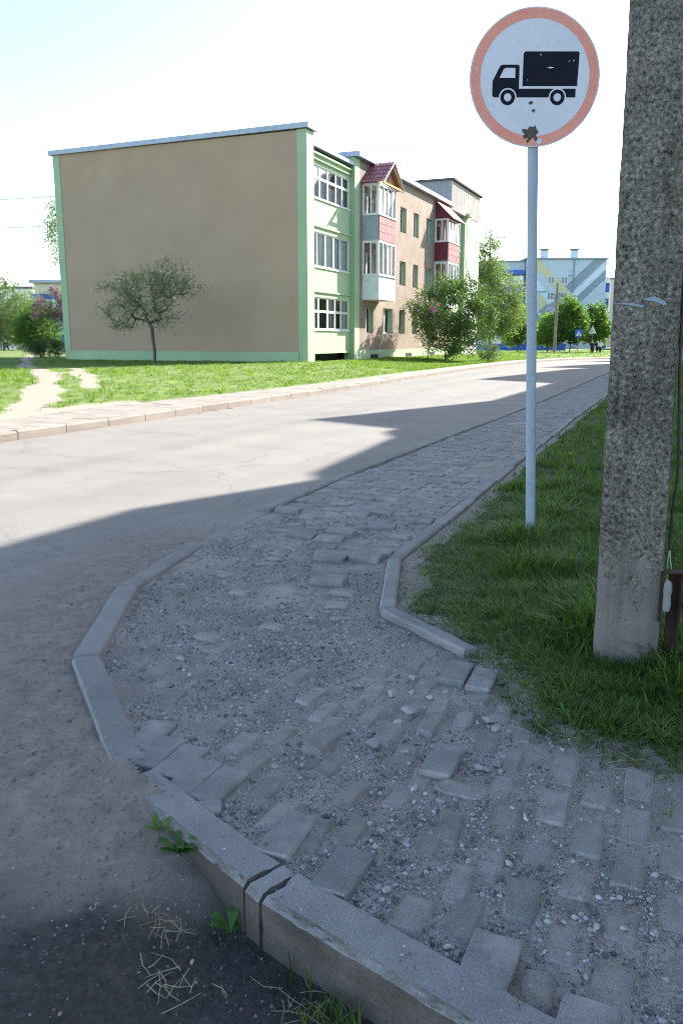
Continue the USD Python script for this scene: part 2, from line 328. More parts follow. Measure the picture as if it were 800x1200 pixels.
# building materials
mat('brown_render', [(0.28, (0.335, 0.235, 0.157)), (0.72, (0.405, 0.290, 0.198))], 0.55, (34.0, 0.22), bump=(35.0, 0.7, 0.02), detail=8.0, blotch=[(0.45, 0.52, 0.2, (0.345, 0.25, 0.178)), (1.1, 0.66, 0.12, (0.385, 0.282, 0.198)), (3.5, 0.72, 0.08, (0.325, 0.232, 0.16))])
mat('sunlit_side_render', [(0.3, (0.29, 0.222, 0.166)), (0.7, (0.41, 0.322, 0.25))], 1.1, (14.0, 0.3), bump=(30.0, 0.8, 0.03), detail=8.0)
mat('green_paint', [(0.3, (0.265, 0.365, 0.215)), (0.7, (0.32, 0.43, 0.26))], 0.8, (20.0, 0.08), bump=(40.0, 0.2, 0.01))
mat('pale_green_paint', [(0.3, (0.40, 0.53, 0.33)), (0.7, (0.47, 0.60, 0.38))], 0.8, (20.0, 0.08), bump=(40.0, 0.2, 0.01))
mat('white_paint', [(0.3, (0.72, 0.72, 0.70)), (0.7, (0.80, 0.80, 0.78))], 1.5, (30.0, 0.05), bump=None, rough=0.5)
mat('white_wall', [(0.3, (0.66, 0.65, 0.61)), (0.7, (0.76, 0.75, 0.72))], 0.6, (20.0, 0.08), bump=(40.0, 0.3, 0.01))
mat('roof_metal', [(0.3, (0.27, 0.31, 0.37)), (0.7, (0.38, 0.42, 0.48))], 1.2, (12.0, 0.15), bump=None, rough=0.45, metallic=0.3)
plain('roof_felt', (0.10, 0.10, 0.105), 0.9)
plain('dark_void', (0.03, 0.03, 0.03), 0.9)
plain('room_wall', (0.26, 0.26, 0.25), 0.9)
plain('curtain_cloth', (0.78, 0.77, 0.73), 0.9, rand=0.3)
plain('blind_cloth', (0.62, 0.74, 0.66), 0.8)
plain('blue_grey_panel', (0.28, 0.35, 0.36), 0.6)
plain('pale_panel', (0.62, 0.68, 0.66), 0.6)
plain('maroon_tile', (0.30, 0.10, 0.11), 0.4, rand=0.15)
plain('pink_tile', (0.42, 0.17, 0.17), 0.5, rand=0.18)
plain('dark_maroon', (0.14, 0.022, 0.035), 0.5)
plain('yellow_wood', (0.55, 0.33, 0.09), 0.6)
mat('corrugated_siding', [(0.3, (0.50, 0.43, 0.34)), (0.7, (0.60, 0.53, 0.43))], 2.0, bump=None)
mat('grey_brick', [(0.3, (0.25, 0.25, 0.25)), (0.7, (0.36, 0.36, 0.36))], 6.0, (25.0, 0.4), bump=(12.0, 0.8, 0.05))
glass_mat('window_glass')
# far buildings
plain('pale_blue_wall', (0.42, 0.49, 0.53), 0.8)
plain('slate_stripe', (0.22, 0.27, 0.30), 0.8)
plain('yellow_stripe', (0.52, 0.47, 0.27), 0.8)
plain('light_stripe', (0.52, 0.60, 0.66), 0.8)
plain('blue_panel', (0.035, 0.11, 0.42), 0.6)
plain('cream_wall', (0.60, 0.55, 0.40), 0.8)
plain('grey_block', (0.38, 0.38, 0.37), 0.9)
plain('far_glass', (0.16, 0.19, 0.22), 0.15, spec=0.8)
# street furniture
plain('sign_white', (0.57, 0.565, 0.59), 0.45, var=0.05)
mat('sign_red', [(0.3, (0.66, 0.235, 0.165)), (0.7, (0.72, 0.30, 0.22))], 8.0, (60.0, 0.1), bump=None, rough=0.45, blotch=[(26.0, 0.66, 0.05, (0.6, 0.42, 0.38))])
plain('sign_navy', (0.007, 0.009, 0.016), 0.6, spec=0.12)
plain('sign_metal', (0.45, 0.46, 0.47), 0.4, metallic=0.7)
plain('rust_patch', (0.075, 0.06, 0.045), 0.9, var=0.4, scale=40.0)
plain('sign_blue', (0.02, 0.10, 0.55), 0.4)
mat('painted_pole', [(0.3, (0.26, 0.30, 0.35)), (0.7, (0.32, 0.36, 0.41))], 4.0, (40.0, 0.12), bump=(50.0, 0.25, 0.002), rough=0.4, blotch=[(9.0, 0.72, 0.02, (0.20, 0.09, 0.04)), (22.0, 0.74, 0.02, (0.06, 0.06, 0.06))])
mat('rusty_iron', [(0.3, (0.018, 0.010, 0.009)), (0.7, (0.062, 0.027, 0.018))], 15.0, (80.0, 0.4), bump=(80.0, 0.6, 0.004))
plain('black_rubber', (0.012, 0.012, 0.012), 0.5)
plain('bare_wire', (0.45, 0.47, 0.48), 0.4, metallic=0.6)
plain('porcelain', (0.20, 0.19, 0.18), 0.35)
plain('old_wood', (0.22, 0.18, 0.14), 0.9)
plain('wire_cable', (0.09, 0.11, 0.12), 0.6)
plain('paper_scrap', (0.22, 0.27, 0.32), 0.8)
# plants
mat('bark', [(0.3, (0.06, 0.05, 0.04)), (0.7, (0.13, 0.11, 0.09))], 12.0, (60.0, 0.4), bump=(50.0, 0.8, 0.02), stretch=(1, 1, 0.3))
plain('birch_bark', (0.5, 0.5, 0.47), 0.8, var=0.3)
leaf_mat('apple_leaf', (0.11, 0.15, 0.07), (0.27, 0.32, 0.18), 0.4)
plain('blossom_white', (0.70, 0.70, 0.68), 0.8)
leaf_mat('lilac_leaf', (0.06, 0.125, 0.03), (0.17, 0.27, 0.075), 0.45)
leaf_mat('birch_leaf', (0.11, 0.17, 0.055), (0.20, 0.27, 0.11), 0.5)
leaf_mat('maple_leaf', (0.09, 0.18, 0.035), (0.23, 0.35, 0.075), 0.5)
leaf_mat('willow_leaf', (0.10, 0.16, 0.07), (0.21, 0.27, 0.13), 0.45)
leaf_mat('hedge_leaf', (0.035, 0.075, 0.022), (0.08, 0.14, 0.04), 0.35)
leaf_mat('lilac_flower', (0.20, 0.05, 0.22), (0.42, 0.17, 0.42), 0.3)
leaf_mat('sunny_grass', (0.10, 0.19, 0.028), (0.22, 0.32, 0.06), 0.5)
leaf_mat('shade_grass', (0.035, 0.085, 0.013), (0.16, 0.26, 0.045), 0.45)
leaf_mat('dry_straw', (0.30, 0.25, 0.15), (0.55, 0.48, 0.32), 0.3)
leaf_mat('dandelion_yellow', (0.70, 0.42, 0.01), (0.80, 0.52, 0.02), 0.2)
leaf_mat('weed_leaf', (0.05, 0.14, 0.025), (0.10, 0.22, 0.05), 0.4)
# people
plain('skin', (0.45, 0.28, 0.20), 0.6)
plain('black_cloth', (0.015, 0.015, 0.017), 0.8)
plain('white_cloth', (0.7, 0.7, 0.7), 0.8)
plain('red_cloth', (0.35, 0.04, 0.04), 0.8)
plain('hair_dark', (0.03, 0.02, 0.015), 0.6)
plain('blue_cloth', (0.06, 0.09, 0.2), 0.8)

# extra materials that read vertex attributes or the surface's direction
def lawn_mat(name, path_ramp, green_ramp):
    n = {'g': ('geometry', {}), 'd': ('attribute', {'attribute': 'path'}), 'n1': ('noise_texture', {'scale': 2.0, 'detail': 6.0, 'roughness': 0.65}), 'n2': ('noise_texture', {'scale': 45.0, 'detail': 4.0, 'roughness': 0.7}),
         'rp': ('rgb_ramp', {'ramp': path_ramp}), 'rg': ('rgb_ramp', {'ramp': green_ramp}), 'nm': ('math', {'math_type': 'multiply_add', 'value2': 1.1, 'value3': -0.55}), 'ad': ('math', {'math_type': 'add', 'use_clamp': True}),
         'cr': ('rgb_ramp', {'ramp': [(0.4, (0, 0, 0)), (0.6, (1, 1, 1))]}), 'mx': ('mix', {}), 'rf': ('rgb_ramp', {'ramp': [(0.25, (0.7,) * 3), (0.75, (1.25,) * 3)]}), 'mf': ('mix', {'mix_type': 'multiply', 'fac': 1.0}),
         'p': ('principled_bsdf', {'roughness': 0.9, 'specular_ior_level': 0.2}), 'b': ('bump', {'strength': 0.6, 'distance': 0.012})}
    L = [('g.position', 'n1.vector'), ('g.position', 'n2.vector'), ('n2.fac', 'rp.fac'), ('n1.fac', 'rg.fac'), ('n2.fac', 'nm.value1'), ('nm.value', 'ad.value1'), ('d.fac', 'ad.value2'), ('ad.value', 'cr.fac'), ('cr.color', 'mx.fac'),
         ('rg.color', 'mx.color1'), ('rp.color', 'mx.color2'), ('n2.fac', 'rf.fac'), ('mx.color', 'mf.color1'), ('rf.color', 'mf.color2'), ('mf.color', 'p.base_color'), ('n2.fac', 'b.height'), ('b.normal', 'p.normal')]
    usdkit.material(stage, '/World/Looks/' + name, n, L, surface='p.BSDF')
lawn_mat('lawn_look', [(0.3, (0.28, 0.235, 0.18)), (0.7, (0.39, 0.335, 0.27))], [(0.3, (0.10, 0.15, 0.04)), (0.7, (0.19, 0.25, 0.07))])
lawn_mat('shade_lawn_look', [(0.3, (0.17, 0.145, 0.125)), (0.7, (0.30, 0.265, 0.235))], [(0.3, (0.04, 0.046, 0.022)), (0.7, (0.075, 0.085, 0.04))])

def front_kerb_mat():
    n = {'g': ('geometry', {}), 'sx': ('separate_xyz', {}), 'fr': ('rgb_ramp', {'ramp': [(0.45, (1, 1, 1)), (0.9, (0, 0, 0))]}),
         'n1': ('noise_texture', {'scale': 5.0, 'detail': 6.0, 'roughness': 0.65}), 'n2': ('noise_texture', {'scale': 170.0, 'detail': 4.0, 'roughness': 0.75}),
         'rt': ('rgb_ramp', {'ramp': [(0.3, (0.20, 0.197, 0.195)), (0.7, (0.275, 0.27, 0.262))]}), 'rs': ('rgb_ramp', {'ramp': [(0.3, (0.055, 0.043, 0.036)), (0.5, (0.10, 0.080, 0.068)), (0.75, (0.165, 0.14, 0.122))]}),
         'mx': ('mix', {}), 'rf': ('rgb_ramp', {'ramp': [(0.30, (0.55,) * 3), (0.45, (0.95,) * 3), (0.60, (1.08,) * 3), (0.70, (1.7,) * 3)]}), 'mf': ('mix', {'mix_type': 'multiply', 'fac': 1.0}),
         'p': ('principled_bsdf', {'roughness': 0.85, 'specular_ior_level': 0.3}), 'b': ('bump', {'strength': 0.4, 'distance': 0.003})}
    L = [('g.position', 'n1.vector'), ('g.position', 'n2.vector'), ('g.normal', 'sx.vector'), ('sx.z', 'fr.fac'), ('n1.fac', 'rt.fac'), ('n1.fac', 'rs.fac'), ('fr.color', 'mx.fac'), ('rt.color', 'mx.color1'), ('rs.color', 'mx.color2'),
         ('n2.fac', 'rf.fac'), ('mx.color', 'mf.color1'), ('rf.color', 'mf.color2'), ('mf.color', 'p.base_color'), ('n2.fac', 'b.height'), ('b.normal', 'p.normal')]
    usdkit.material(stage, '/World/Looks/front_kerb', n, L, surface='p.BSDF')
front_kerb_mat()

# ------------------------------------------------------------------ terrain
def decl(y): return -0.6 * smoothstep(45, 110, y)
NEAR_KERB = [(1.6, 0.87), (0.40, 1.225), (-0.25, 1.425), (-0.62, 1.515), (-0.92, 1.65), (-1.47, 1.93), (-1.55, 1.99), (-2.27, 2.65), (-2.745, 3.57), (-2.955, 4.60),
             (-3.06, 6.2), (-3.10, 7.5), (-3.08, 12.6), (-3.05, 14.2), (-3.10, 20.3), (-3.45, 40), (-3.4, 60), (-2.6, 78), (2.0, 100), (9, 112), (22, 122)]
GRASS_KERB = [(-0.80, 3.36), (-1.315, 3.75), (-1.61, 4.69), (-1.63, 5.9), (-1.73, 8.83), (-1.88, 15.0), (-2.0, 21.5), (-2.3, 40), (-2.2, 60), (-1.2, 78), (4, 98), (11, 109), (22, 118)]
LEFT_KERB = [(-8.60, -6), (-8.64, 8.7), (-8.66, 11.8), (-8.77, 14.1), (-8.85, 18.5), (-9.04, 23), (-9.36, 28.7), (-9.65, 37), (-9.7, 48), (-9.45, 58.8), (-8.2, 78), (-4.5, 98), (1.0, 110), (9, 120), (22, 130)]
LEFT_WALK = [(-9.95, -6), (-10.0, 10.1), (-10.2, 11.5), (-10.35, 13.2), (-10.2, 16.5), (-10.1, 21.4), (-10.5, 32.3), (-10.7, 46.4), (-10.6, 60), (-9.5, 79), (-5.8, 99.5), (0, 112), (8, 122.5), (22, 132.5)]
xk = lambda pts, y: np.interp(y, [p[1] for p in pts], [p[0] for p in pts])
kerb_line = LineString(NEAR_KERB)
corner_line = LineString(NEAR_KERB[3:10])

def h_road(x, y):
    x = np.asarray(x, float); y = np.asarray(y, float)
    d = shapely.distance(corner_line, shapely.points(x, y))
    z = -0.06 + decl(y)
    z = z + 0.04 * np.exp(-(d / 0.35) ** 2) * smoothstep(1.6, 2.0, y)
    z = z + 0.035 * np.exp(-((x + 1.45) ** 2 + (y - 1.85) ** 2) / 0.07)
    hollow = smoothstep(-1.25, -0.90, x) * (1 - smoothstep(1.75, 2.1, y))
    z = z - 0.088 * hollow
    near = np.exp(-np.maximum(d - 0.2, 0) / 0.9) * (y < 9)
    return z + near * (0.020 * fbm2(x, y, 6, 3) + 0.012 * fbm2(x, y, 40, 4, 3)) + 0.03 * fbm2(x, y, 0.35, 5) * smoothstep(5, 9, y)

def h_bed(x, y):
    x = np.asarray(x, float); y = np.asarray(y, float)
    worn = 1 - smoothstep(5.5, 6.0, y)
    base = -0.014 * (1 - worn) + worn * (-0.020 - 0.012 * np.exp(-((y - 3.6) / 1.1) ** 2))
    z = base + worn * (0.034 * fbm2(x, y, 3.2, 11) + 0.022 * fbm2(x, y, 16, 12) + 0.010 * fbm2(x, y, 70, 13, 3)) + (1 - worn) * 0.03 * fbm2(x, y, 1.1, 61)
    return z + decl(y)

def h_lawn_left(x, y):
    x = np.asarray(x, float); y = np.asarray(y, float)
    edge = xk(LEFT_WALK, y)
    return 0.040 + 0.04 * smoothstep(0.0, 0.15, edge - x) + 0.285 * smoothstep(0, 5.0, edge - x) + decl(y) + 0.10 * fbm2(x, y, 0.35, 21) * smoothstep(0.3, 2.0, edge - x) + 0.03 * fbm2(x, y, 2.2, 22) * smoothstep(0.1, 0.6, edge - x)

GRASS_EDGE = [(-1.02, 3.62), (-0.80, 3.36), (-0.60, 3.04), (-0.44, 2.72), (-0.2, 2.62), (0.05, 2.60), (0.6, 2.5), (4.0, 2.3)]
grass_area = Polygon([(-0.80, 3.36), (-0.60, 3.04), (-0.44, 2.72), (-0.2, 2.62), (0.05, 2.60), (0.6, 2.5), (4.05, 2.3), (4.05, 78), (-1.17, 78)] + [(x, y) for x, y in GRASS_KERB[1:10]][::-1])
bare_edge = Polygon([(-0.75, 3.36), (-1.1, 3.62), (-1.2, 3.8), (-1.22, 4.2), (-1.42, 4.7), (-1.45, 5.2), (-1.4, 5.9), (-1.46, 6.6), (-1.58, 8.8), (-1.64, 10.9), (-1.72, 15), (-1.92, 21.4), (-2.1, 40), (-2.5, 40), (-2.1, 21), (-1.9, 8.8), (-1.8, 4.6), (-1.5, 3.5)])
def h_lawn_right(x, y):
    x = np.asarray(x, float); y = np.asarray(y, float)
    d = shapely.distance(grass_area.boundary, shapely.points(x, y))
    return -0.030 + 0.035 * smoothstep(0.0, 0.12, d) + 0.012 * smoothstep(0.1, 0.9, d) + decl(y) + 0.02 * fbm2(x, y, 3, 31) + 0.015 * fbm2(x, y, 14, 32)

def ygrid(parts):
    out = []
    for a, b, s in parts: out += list(np.arange(a, b - 1e-6, s))
    return np.array(out + [parts[-1][1]])

# ground under everything, out to the horizon
tag(usdkit.mesh(stage, '/World/ground', grid_sheet(np.linspace(-1500, 1500, 31), np.linspace(-1500, 1500, 31), lambda x, y: np.full(x.shape, -0.95)), '/World/Looks/soil'), kind='structure')

# the road: one sheet, fine near the broken kerb
road_keep = Polygon([(x, y) for x, y in NEAR_KERB] + [(22, 130.5)] + [(x - 0.08, y) for x, y in LEFT_KERB[::-1]] + [(1.6, -6)])
xs = np.unique(np.round(np.concatenate([np.arange(-10.2, -4.4, 0.4), np.arange(-4.4, -0.1, 0.022), np.arange(-0.1, 1.7, 0.06), np.arange(1.7, 22.1, 0.6)]), 4))
ys = ygrid([(-6, 0.6, 0.6), (0.6, 4.8, 0.022), (4.8, 9, 0.08), (9, 60, 0.6), (60, 131, 0.8)])
rm_ = grid_sheet(xs, ys, h_road, lambda x, y: inside(road_keep, x, y))
v = rm_.vertices
dk = shapely.distance(corner_line, shapely.points(v[:, 0], v[:, 1]))
dirt = np.clip(1.25 - dk / 0.92, 0, 1) * (v[:, 1] < 6.5) * np.clip((6.6 - v[:, 1]) / 2.0, 0, 1) + np.clip((2.2 - v[:, 1]) / 0.9, 0, 1) * 0.8
edge_left = np.clip(1 - (v[:, 0] - xk(LEFT_KERB, v[:, 1])) / 0.35, 0, 1) * 0.8
mud = (1.0 * (1 - smoothstep(1.52, 2.12, -0.385 * v[:, 0] + 0.923 * v[:, 1] + 0.55 * fbm2(v[:, 0], v[:, 1], 4.5, 77) + 0.5 * np.clip(-1.3 - v[:, 0], 0, 1))))
mud = np.clip(mud + 0.75 * np.exp(-(((v[:, 0] + 0.88) / 0.42) ** 2 + ((v[:, 1] - 1.30) / 0.26) ** 2)), 0, 1)
rp = obj('/World', 'road', rm_, 'road_look', True, prim_vars={'dirt': np.clip(dirt + edge_left, 0, 1), 'mud': mud}, kind='structure')

# ------------------------------------------------------------------ kerbs
def kerb_stone(p0, p1, w, zt, depth=0.25, gap=0.006, fine=None, seed=0, w1=None, ch=0.010):
    """straight stone with its centre line p0..p1, width w, top zt = (z0, z1)."""
    p0, p1 = np.array(p0, float), np.array(p1, float)
    t = (p1 - p0) / np.linalg.norm(p1 - p0); n = np.array([-t[1], t[0]])
    p0, p1 = p0 + t * gap / 2, p1 - t * gap / 2
    pts = []
    for p, z, s in ((p0, zt[0], 1), (p1, zt[1], -1)):
        for q in (-1, 1):
            pts += [(*(p + n * q * (w / 2 - ch) + t * s * ch * 0.12), z), (*(p + n * q * w / 2), z - ch * 1.1), (*(p + n * q * w / 2), z - depth)]
    m = trimesh.convex.convex_hull(np.array(pts))
    if fine:
        m = m.subdivide_to_size(fine)
        m.merge_vertices()
        v = m.vertices
        k = meshkit.fbm(v * 22, 3, seed) - 0.5
        kk = np.clip(meshkit.fbm(v * 55 + 9, 2, seed + 5) - 0.62, 0, 1)
        lat = np.abs((v[:, :2] - p0) @ n); along = (v[:, :2] - p0) @ t; ln = np.linalg.norm(p1 - p0)
        top = np.exp(-((max(zt) - v[:, 2]) / 0.035) ** 2)
        edge = np.maximum(np.exp(-((w / 2 - lat) / 0.018) ** 2), np.exp(-(np.minimum(along, ln - along) / 0.018) ** 2)) * top
        chip = np.clip(meshkit.fbm(v * 16 + 31, 3, seed + 9) - 0.50, 0, 1)
        m.vertices = v + m.vertex_normals * (k * 0.004 - kk * 0.012)[:, None] - np.stack([0 * edge, 0 * edge, edge * (chip * 0.030 + 0.003)], 1)
    return m

kerb_label_front = ['long concrete kerb stone with a tall brown stained face at the bottom of the picture', 'narrow slice of concrete between two dark joints in the front kerb', 'kerb stone with weeds at its foot, half sunk in gravel, left of the dark joints',
                    'slanting grey kerb stone beside the five fanned paving bricks', 'kerb stone at the bend, above the one beside the fanned bricks', 'dusty half buried kerb stone running up to the broken kerb end']
fk = thing('front_kerb', 'broken grey concrete kerb curving round the worn corner of the pavement', 'kerb')
segs = [((1.5, 0.90), (0.62, 1.155), 0.135, (0.004, 0.004)), ((0.62, 1.155), (0.10, 1.322), 0.135, (0.004, 0.002)), ((0.10, 1.322), (-0.843, 1.634), 0.135, (0.002, 0.0)),
        ((-0.844, 1.634), (-0.899, 1.658), 0.134, (-0.003, -0.004)), ((-0.900, 1.658), (-1.480, 1.935), 0.128, (0.0, 0.002)),
        ((-1.552, 1.985), (-2.262, 2.645), 0.112, (0.002, 0.012)), ((-2.275, 2.665), (-2.745, 3.57), 0.108, (0.012, 0.008)), ((-2.75, 3.585), (-2.950, 4.585), 0.105, (0.006, -0.004))]
for k, (a, b, w, z) in enumerate(segs):
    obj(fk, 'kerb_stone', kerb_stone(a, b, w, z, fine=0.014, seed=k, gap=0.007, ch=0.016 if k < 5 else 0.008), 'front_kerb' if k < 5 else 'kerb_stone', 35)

rk = thing('roadside_kerb', 'low grey kerb between the asphalt and the brick pavement going up the street', 'kerb')
y = 4.66
k = 0
while y < 58:
    y2 = y + 1.0
    x0, x1 = float(xk(NEAR_KERB, y)), float(xk(NEAR_KERB, y2))
    r = rng.normal(0, 0.004, 2)
    zz = (0.024 + r[0] + decl(y), 0.024 + r[1] + decl(y2))
    if k == 0: zz = (-0.03, -0.002)
    obj(rk, 'kerb_stone', kerb_stone((x0, y), (x1, y2), 0.10, zz, fine=0.05 if y < 8 else None, seed=100 + k), 'kerb_stone', 35 if y < 8 else False)
    y, k = y2 + 0.008, k + 1

gk = thing('grass_kerb', 'narrow bent line of grey edging kerb between the brick pavement and the grass', 'kerb')
gp = [(-0.80, 3.36), (-1.318, 3.742), (-1.322, 3.75), (-1.605, 4.675), (-1.61, 4.69), (-1.628, 5.69)]
for a, b in ((gp[0], gp[1]), (gp[2], gp[3]), (gp[4], gp[5])):
    obj(gk, 'edging_stone', kerb_stone(a, b, 0.080, (0.008, 0.012), fine=0.03, seed=len(_used)), 'kerb_stone', 35)
y = 5.70
while y < 42:
    y2 = y + 1.0
    w = rng.normal(0, 0.02, 2)
    obj(gk, 'edging_stone', kerb_stone((float(xk(GRASS_KERB, y)) + w[0], y), (float(xk(GRASS_KERB, y2)) + w[1], y2), 0.085, (0.014 + float(decl(y)), 0.013 + w[1] * 0.2 + float(decl(y2))), ch=0.006), 'kerb_stone')
    y = y2 + 0.006

lk = thing('far_side_kerb', 'pale sunlit kerb along the far side of the street in front of the lawn', 'kerb')
P_ = np.array(LEFT_KERB[:12]); L_ = LineString(P_)
s = 0.0
k = 0
while s < L_.length - 1.1:
    a, b = L_.interpolate(s), L_.interpolate(s + 1.0)
    if a.y > 5:
        r = rng.normal(0, 0.006, 2)
        za, zb = 0.065 + r[0] + decl(a.y), 0.065 + r[1] + decl(b.y)
        obj(lk, 'kerb_stone', kerb_stone((a.x - 0.05, a.y), (b.x - 0.05, b.y), 0.15, (float(za), float(zb)), ch=0.02, gap=0.016, fine=0.12 if a.y < 20 else None, seed=300 + k), 'sunny_kerb_stone')
        k += 1
    s += 1.0

# strip between two curves
def ribbon(A, B, ys, nu, hfun):
    xa, xb = xk(A, ys), xk(B, ys)
    t = np.linspace(0, 1, nu)
    X = xa[:, None] * (1 - t) + xb[:, None] * t
    Y = np.repeat(ys[:, None], nu, 1)
    v = np.stack([X.ravel(), Y.ravel(), hfun(X.ravel(), Y.ravel())], 1)
    i, j = np.meshgrid(np.arange(len(ys) - 1), np.arange(nu - 1), indexing='ij')
    q = np.stack([i * nu + j, i * nu + j + 1, (i + 1) * nu + j + 1, (i + 1) * nu + j], -1).reshape(-1, 4)
    f = np.vstack([q[:, [0, 1, 2]], q[:, [0, 2, 3]]])
    m = trimesh.Trimesh(v, f, process=False)
    if m.face_normals[:, 2].mean() < 0: m.invert()
    return m

wy = ygrid([(-6, 60, 0.5), (60, 129, 1.0)])
far_walk = 'far_pavement'
tag(usdkit.mesh(stage, '/World/far_pavement', ribbon([(x - 0.10, y) for x, y in LEFT_KERB], [(x - 0.25, y) for x, y in LEFT_WALK], wy, 8, lambda x, y: 0.05 + decl(y) + 0.02 * fbm2(x, y, 1.0, 41)), '/World/Looks/side_paving', True), kind='structure')
# rows of slabs that can be made out nearest the camera
def slab(cx, cy, sx, sy, z, rot, b=0.006, th=0.06, tilt=(0, 0)):
    m = bevel_box(sx, sy, th, b)
    m.apply_translation((0, 0, -th / 2))
    m.apply_transform(trimesh.transformations.euler_matrix(tilt[0], tilt[1], rot))
    m.apply_translation((cx, cy, z))
    return m
n_s = 0
for row in range(60):
    yy = 8.6 + row * 0.41
    xa, xb = float(xk(LEFT_KERB, yy)) - 0.16, float(xk(LEFT_WALK, yy)) + 0.02
    for c in range(3):
        wid = (xa - xb) / 3
        if n_s >= 180: break
        obj('/World/far_pavement', 'paving_slab', slab(xa - wid * (c + 0.5), yy + (0.2 if c % 2 else 0), wid - 0.010, 0.40, 0.062 + rng.normal(0, 0.0015), 0.0, b=0.004, tilt=tuple(rng.normal(0, 0.003, 2))), 'side_paving')
        n_s += 1

# lawns
PATH_A = LineString([(-9.6, 9.6), (-10.7, 11.2), (-11.7, 12.8), (-14.4, 16.2), (-17.5, 19.5), (-19.9, 21.9), (-22.0, 23.6), (-26, 28), (-31.6, 33.9), (-40, 44), (-60, 66)])
PATH_B = LineString([(-21.0, 22.8), (-19.5, 22.9), (-18.2, 22.0), (-16.6, 19.8), (-14.0, 17.2), (-12.9, 15.8)])
PATH_C = LineString([(-9.5, 8.2), (-12.0, 9.5), (-14.5, 12.0)])
def path_amount(x, y):
    p = shapely.points(x, y)
    wob = 0.9 * fbm2(x, y, 0.9, 51)
    wa = 0.40 - 0.005 * np.clip(y - 10, 0, 25)
    a = 1 - smoothstep(wa * 0.55, wa * 1.15, shapely.distance(PATH_A, p) + wob)
    b = 1 - smoothstep(0.12, 0.42, shapely.distance(PATH_B, p) + wob * 0.8)
    c = 1 - smoothstep(0.1, 0.8, np.abs(shapely.distance(LineString([(-10.1, 6), (-10.3, 11.8), (-10.4, 14)]), p)) + wob * 0.6)
    return np.clip(np.maximum(np.maximum(a, b), c * 0.75), 0, 1)

left_edge = [(-150, -6), (-150, 130)]
t_ = np.concatenate([np.linspace(0, 0.06, 28), np.linspace(0.065, 0.22, 50), np.linspace(0.24, 1, 24)])
def ribbon_t(A, B, ys, t, hfun):
    xa, xb = xk(A, ys), xk(B, ys)
    X = xa[:, None] * (1 - t) + xb[:, None] * t
    Y = np.repeat(ys[:, None], len(t), 1)
    v = np.stack([X.ravel(), Y.ravel(), hfun(X.ravel(), Y.ravel())], 1)
    nu = len(t)
    i, j = np.meshgrid(np.arange(len(ys) - 1), np.arange(nu - 1), indexing='ij')
    q = np.stack([i * nu + j, i * nu + j + 1, (i + 1) * nu + j + 1, (i + 1) * nu + j], -1).reshape(-1, 4)
    m = trimesh.Trimesh(v, np.vstack([q[:, [0, 1, 2]], q[:, [0, 2, 3]]]), process=False)
    if m.face_normals[:, 2].mean() < 0: m.invert()
    return m
ly = ygrid([(-6, 6, 1.0), (6, 34, 0.25), (34, 70, 0.8), (70, 132.4, 1.5)])
lm = ribbon_t(LEFT_WALK, left_edge, ly, t_, h_lawn_left)
obj('/World', 'lawn', lm, 'lawn_look', True, prim_vars={'path': path_amount(lm.vertices[:, 0], lm.vertices[:, 1])}, kind='structure')
fl = grid_sheet(np.linspace(-150, 150, 61), np.linspace(132.4, 330, 30), lambda x, y: np.full(x.shape, -0.24))
obj('/World', 'far_lawn', fl, 'lawn_look', True, prim_vars={'path': np.zeros(len(fl.vertices))}, kind='structure')

gxs = np.concatenate([np.arange(-2.5, 0.9, 0.05), np.arange(0.9, 4.06, 0.3)])
gys = ygrid([(2.2, 7.5, 0.05), (7.5, 20, 0.25), (20, 78, 1.0)])
gm = grid_sheet(gxs, gys, h_lawn_right, lambda x, y: inside(grass_area, x, y))
bare = inside(bare_edge.buffer(0.0), gm.vertices[:, 0], gm.vertices[:, 1]).astype(float)
dge = shapely.distance(LineString(GRASS_EDGE), shapely.points(gm.vertices[:, 0], gm.vertices[:, 1]))
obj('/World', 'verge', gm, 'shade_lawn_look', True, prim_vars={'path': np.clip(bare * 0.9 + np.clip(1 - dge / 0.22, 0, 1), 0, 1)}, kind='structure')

# ------------------------------------------------------------------ the brick pavement
pave_poly = Polygon(NEAR_KERB[:19] + [(-1.2, 78)] + GRASS_KERB[:9][::-1] + [(-0.70, 3.45), (-0.35, 3.3), (2.4, 3.1), (2.4, 0.75)])
worn_poly = Polygon(NEAR_KERB[:10] + [(-3.05, 6.05), (-1.64, 6.05), (-1.61, 4.69), (-1.32, 3.75), (-0.80, 3.36), (-0.74, 3.30), (-0.5, 3.2), (2.4, 3.0), (2.4, 0.75)])
PV = '/World/pavement'
UsdGeom.Xform.Define(stage, PV); tag(stage.GetPrimAtPath(PV), kind='structure')
pxs = np.concatenate([np.arange(-3.5, 0.62, 0.0165), np.arange(0.62, 2.4, 0.08)])
pys = ygrid([(0.7, 1.2, 0.06), (1.2, 6.1, 0.0165), (6.1, 20, 0.2), (20, 78, 1.0)])
obj(PV, 'worn_dirt_bed', grid_sheet(pxs, pys, h_bed, lambda x, y: inside(pave_poly, x, y)), 'worn_bed', True)

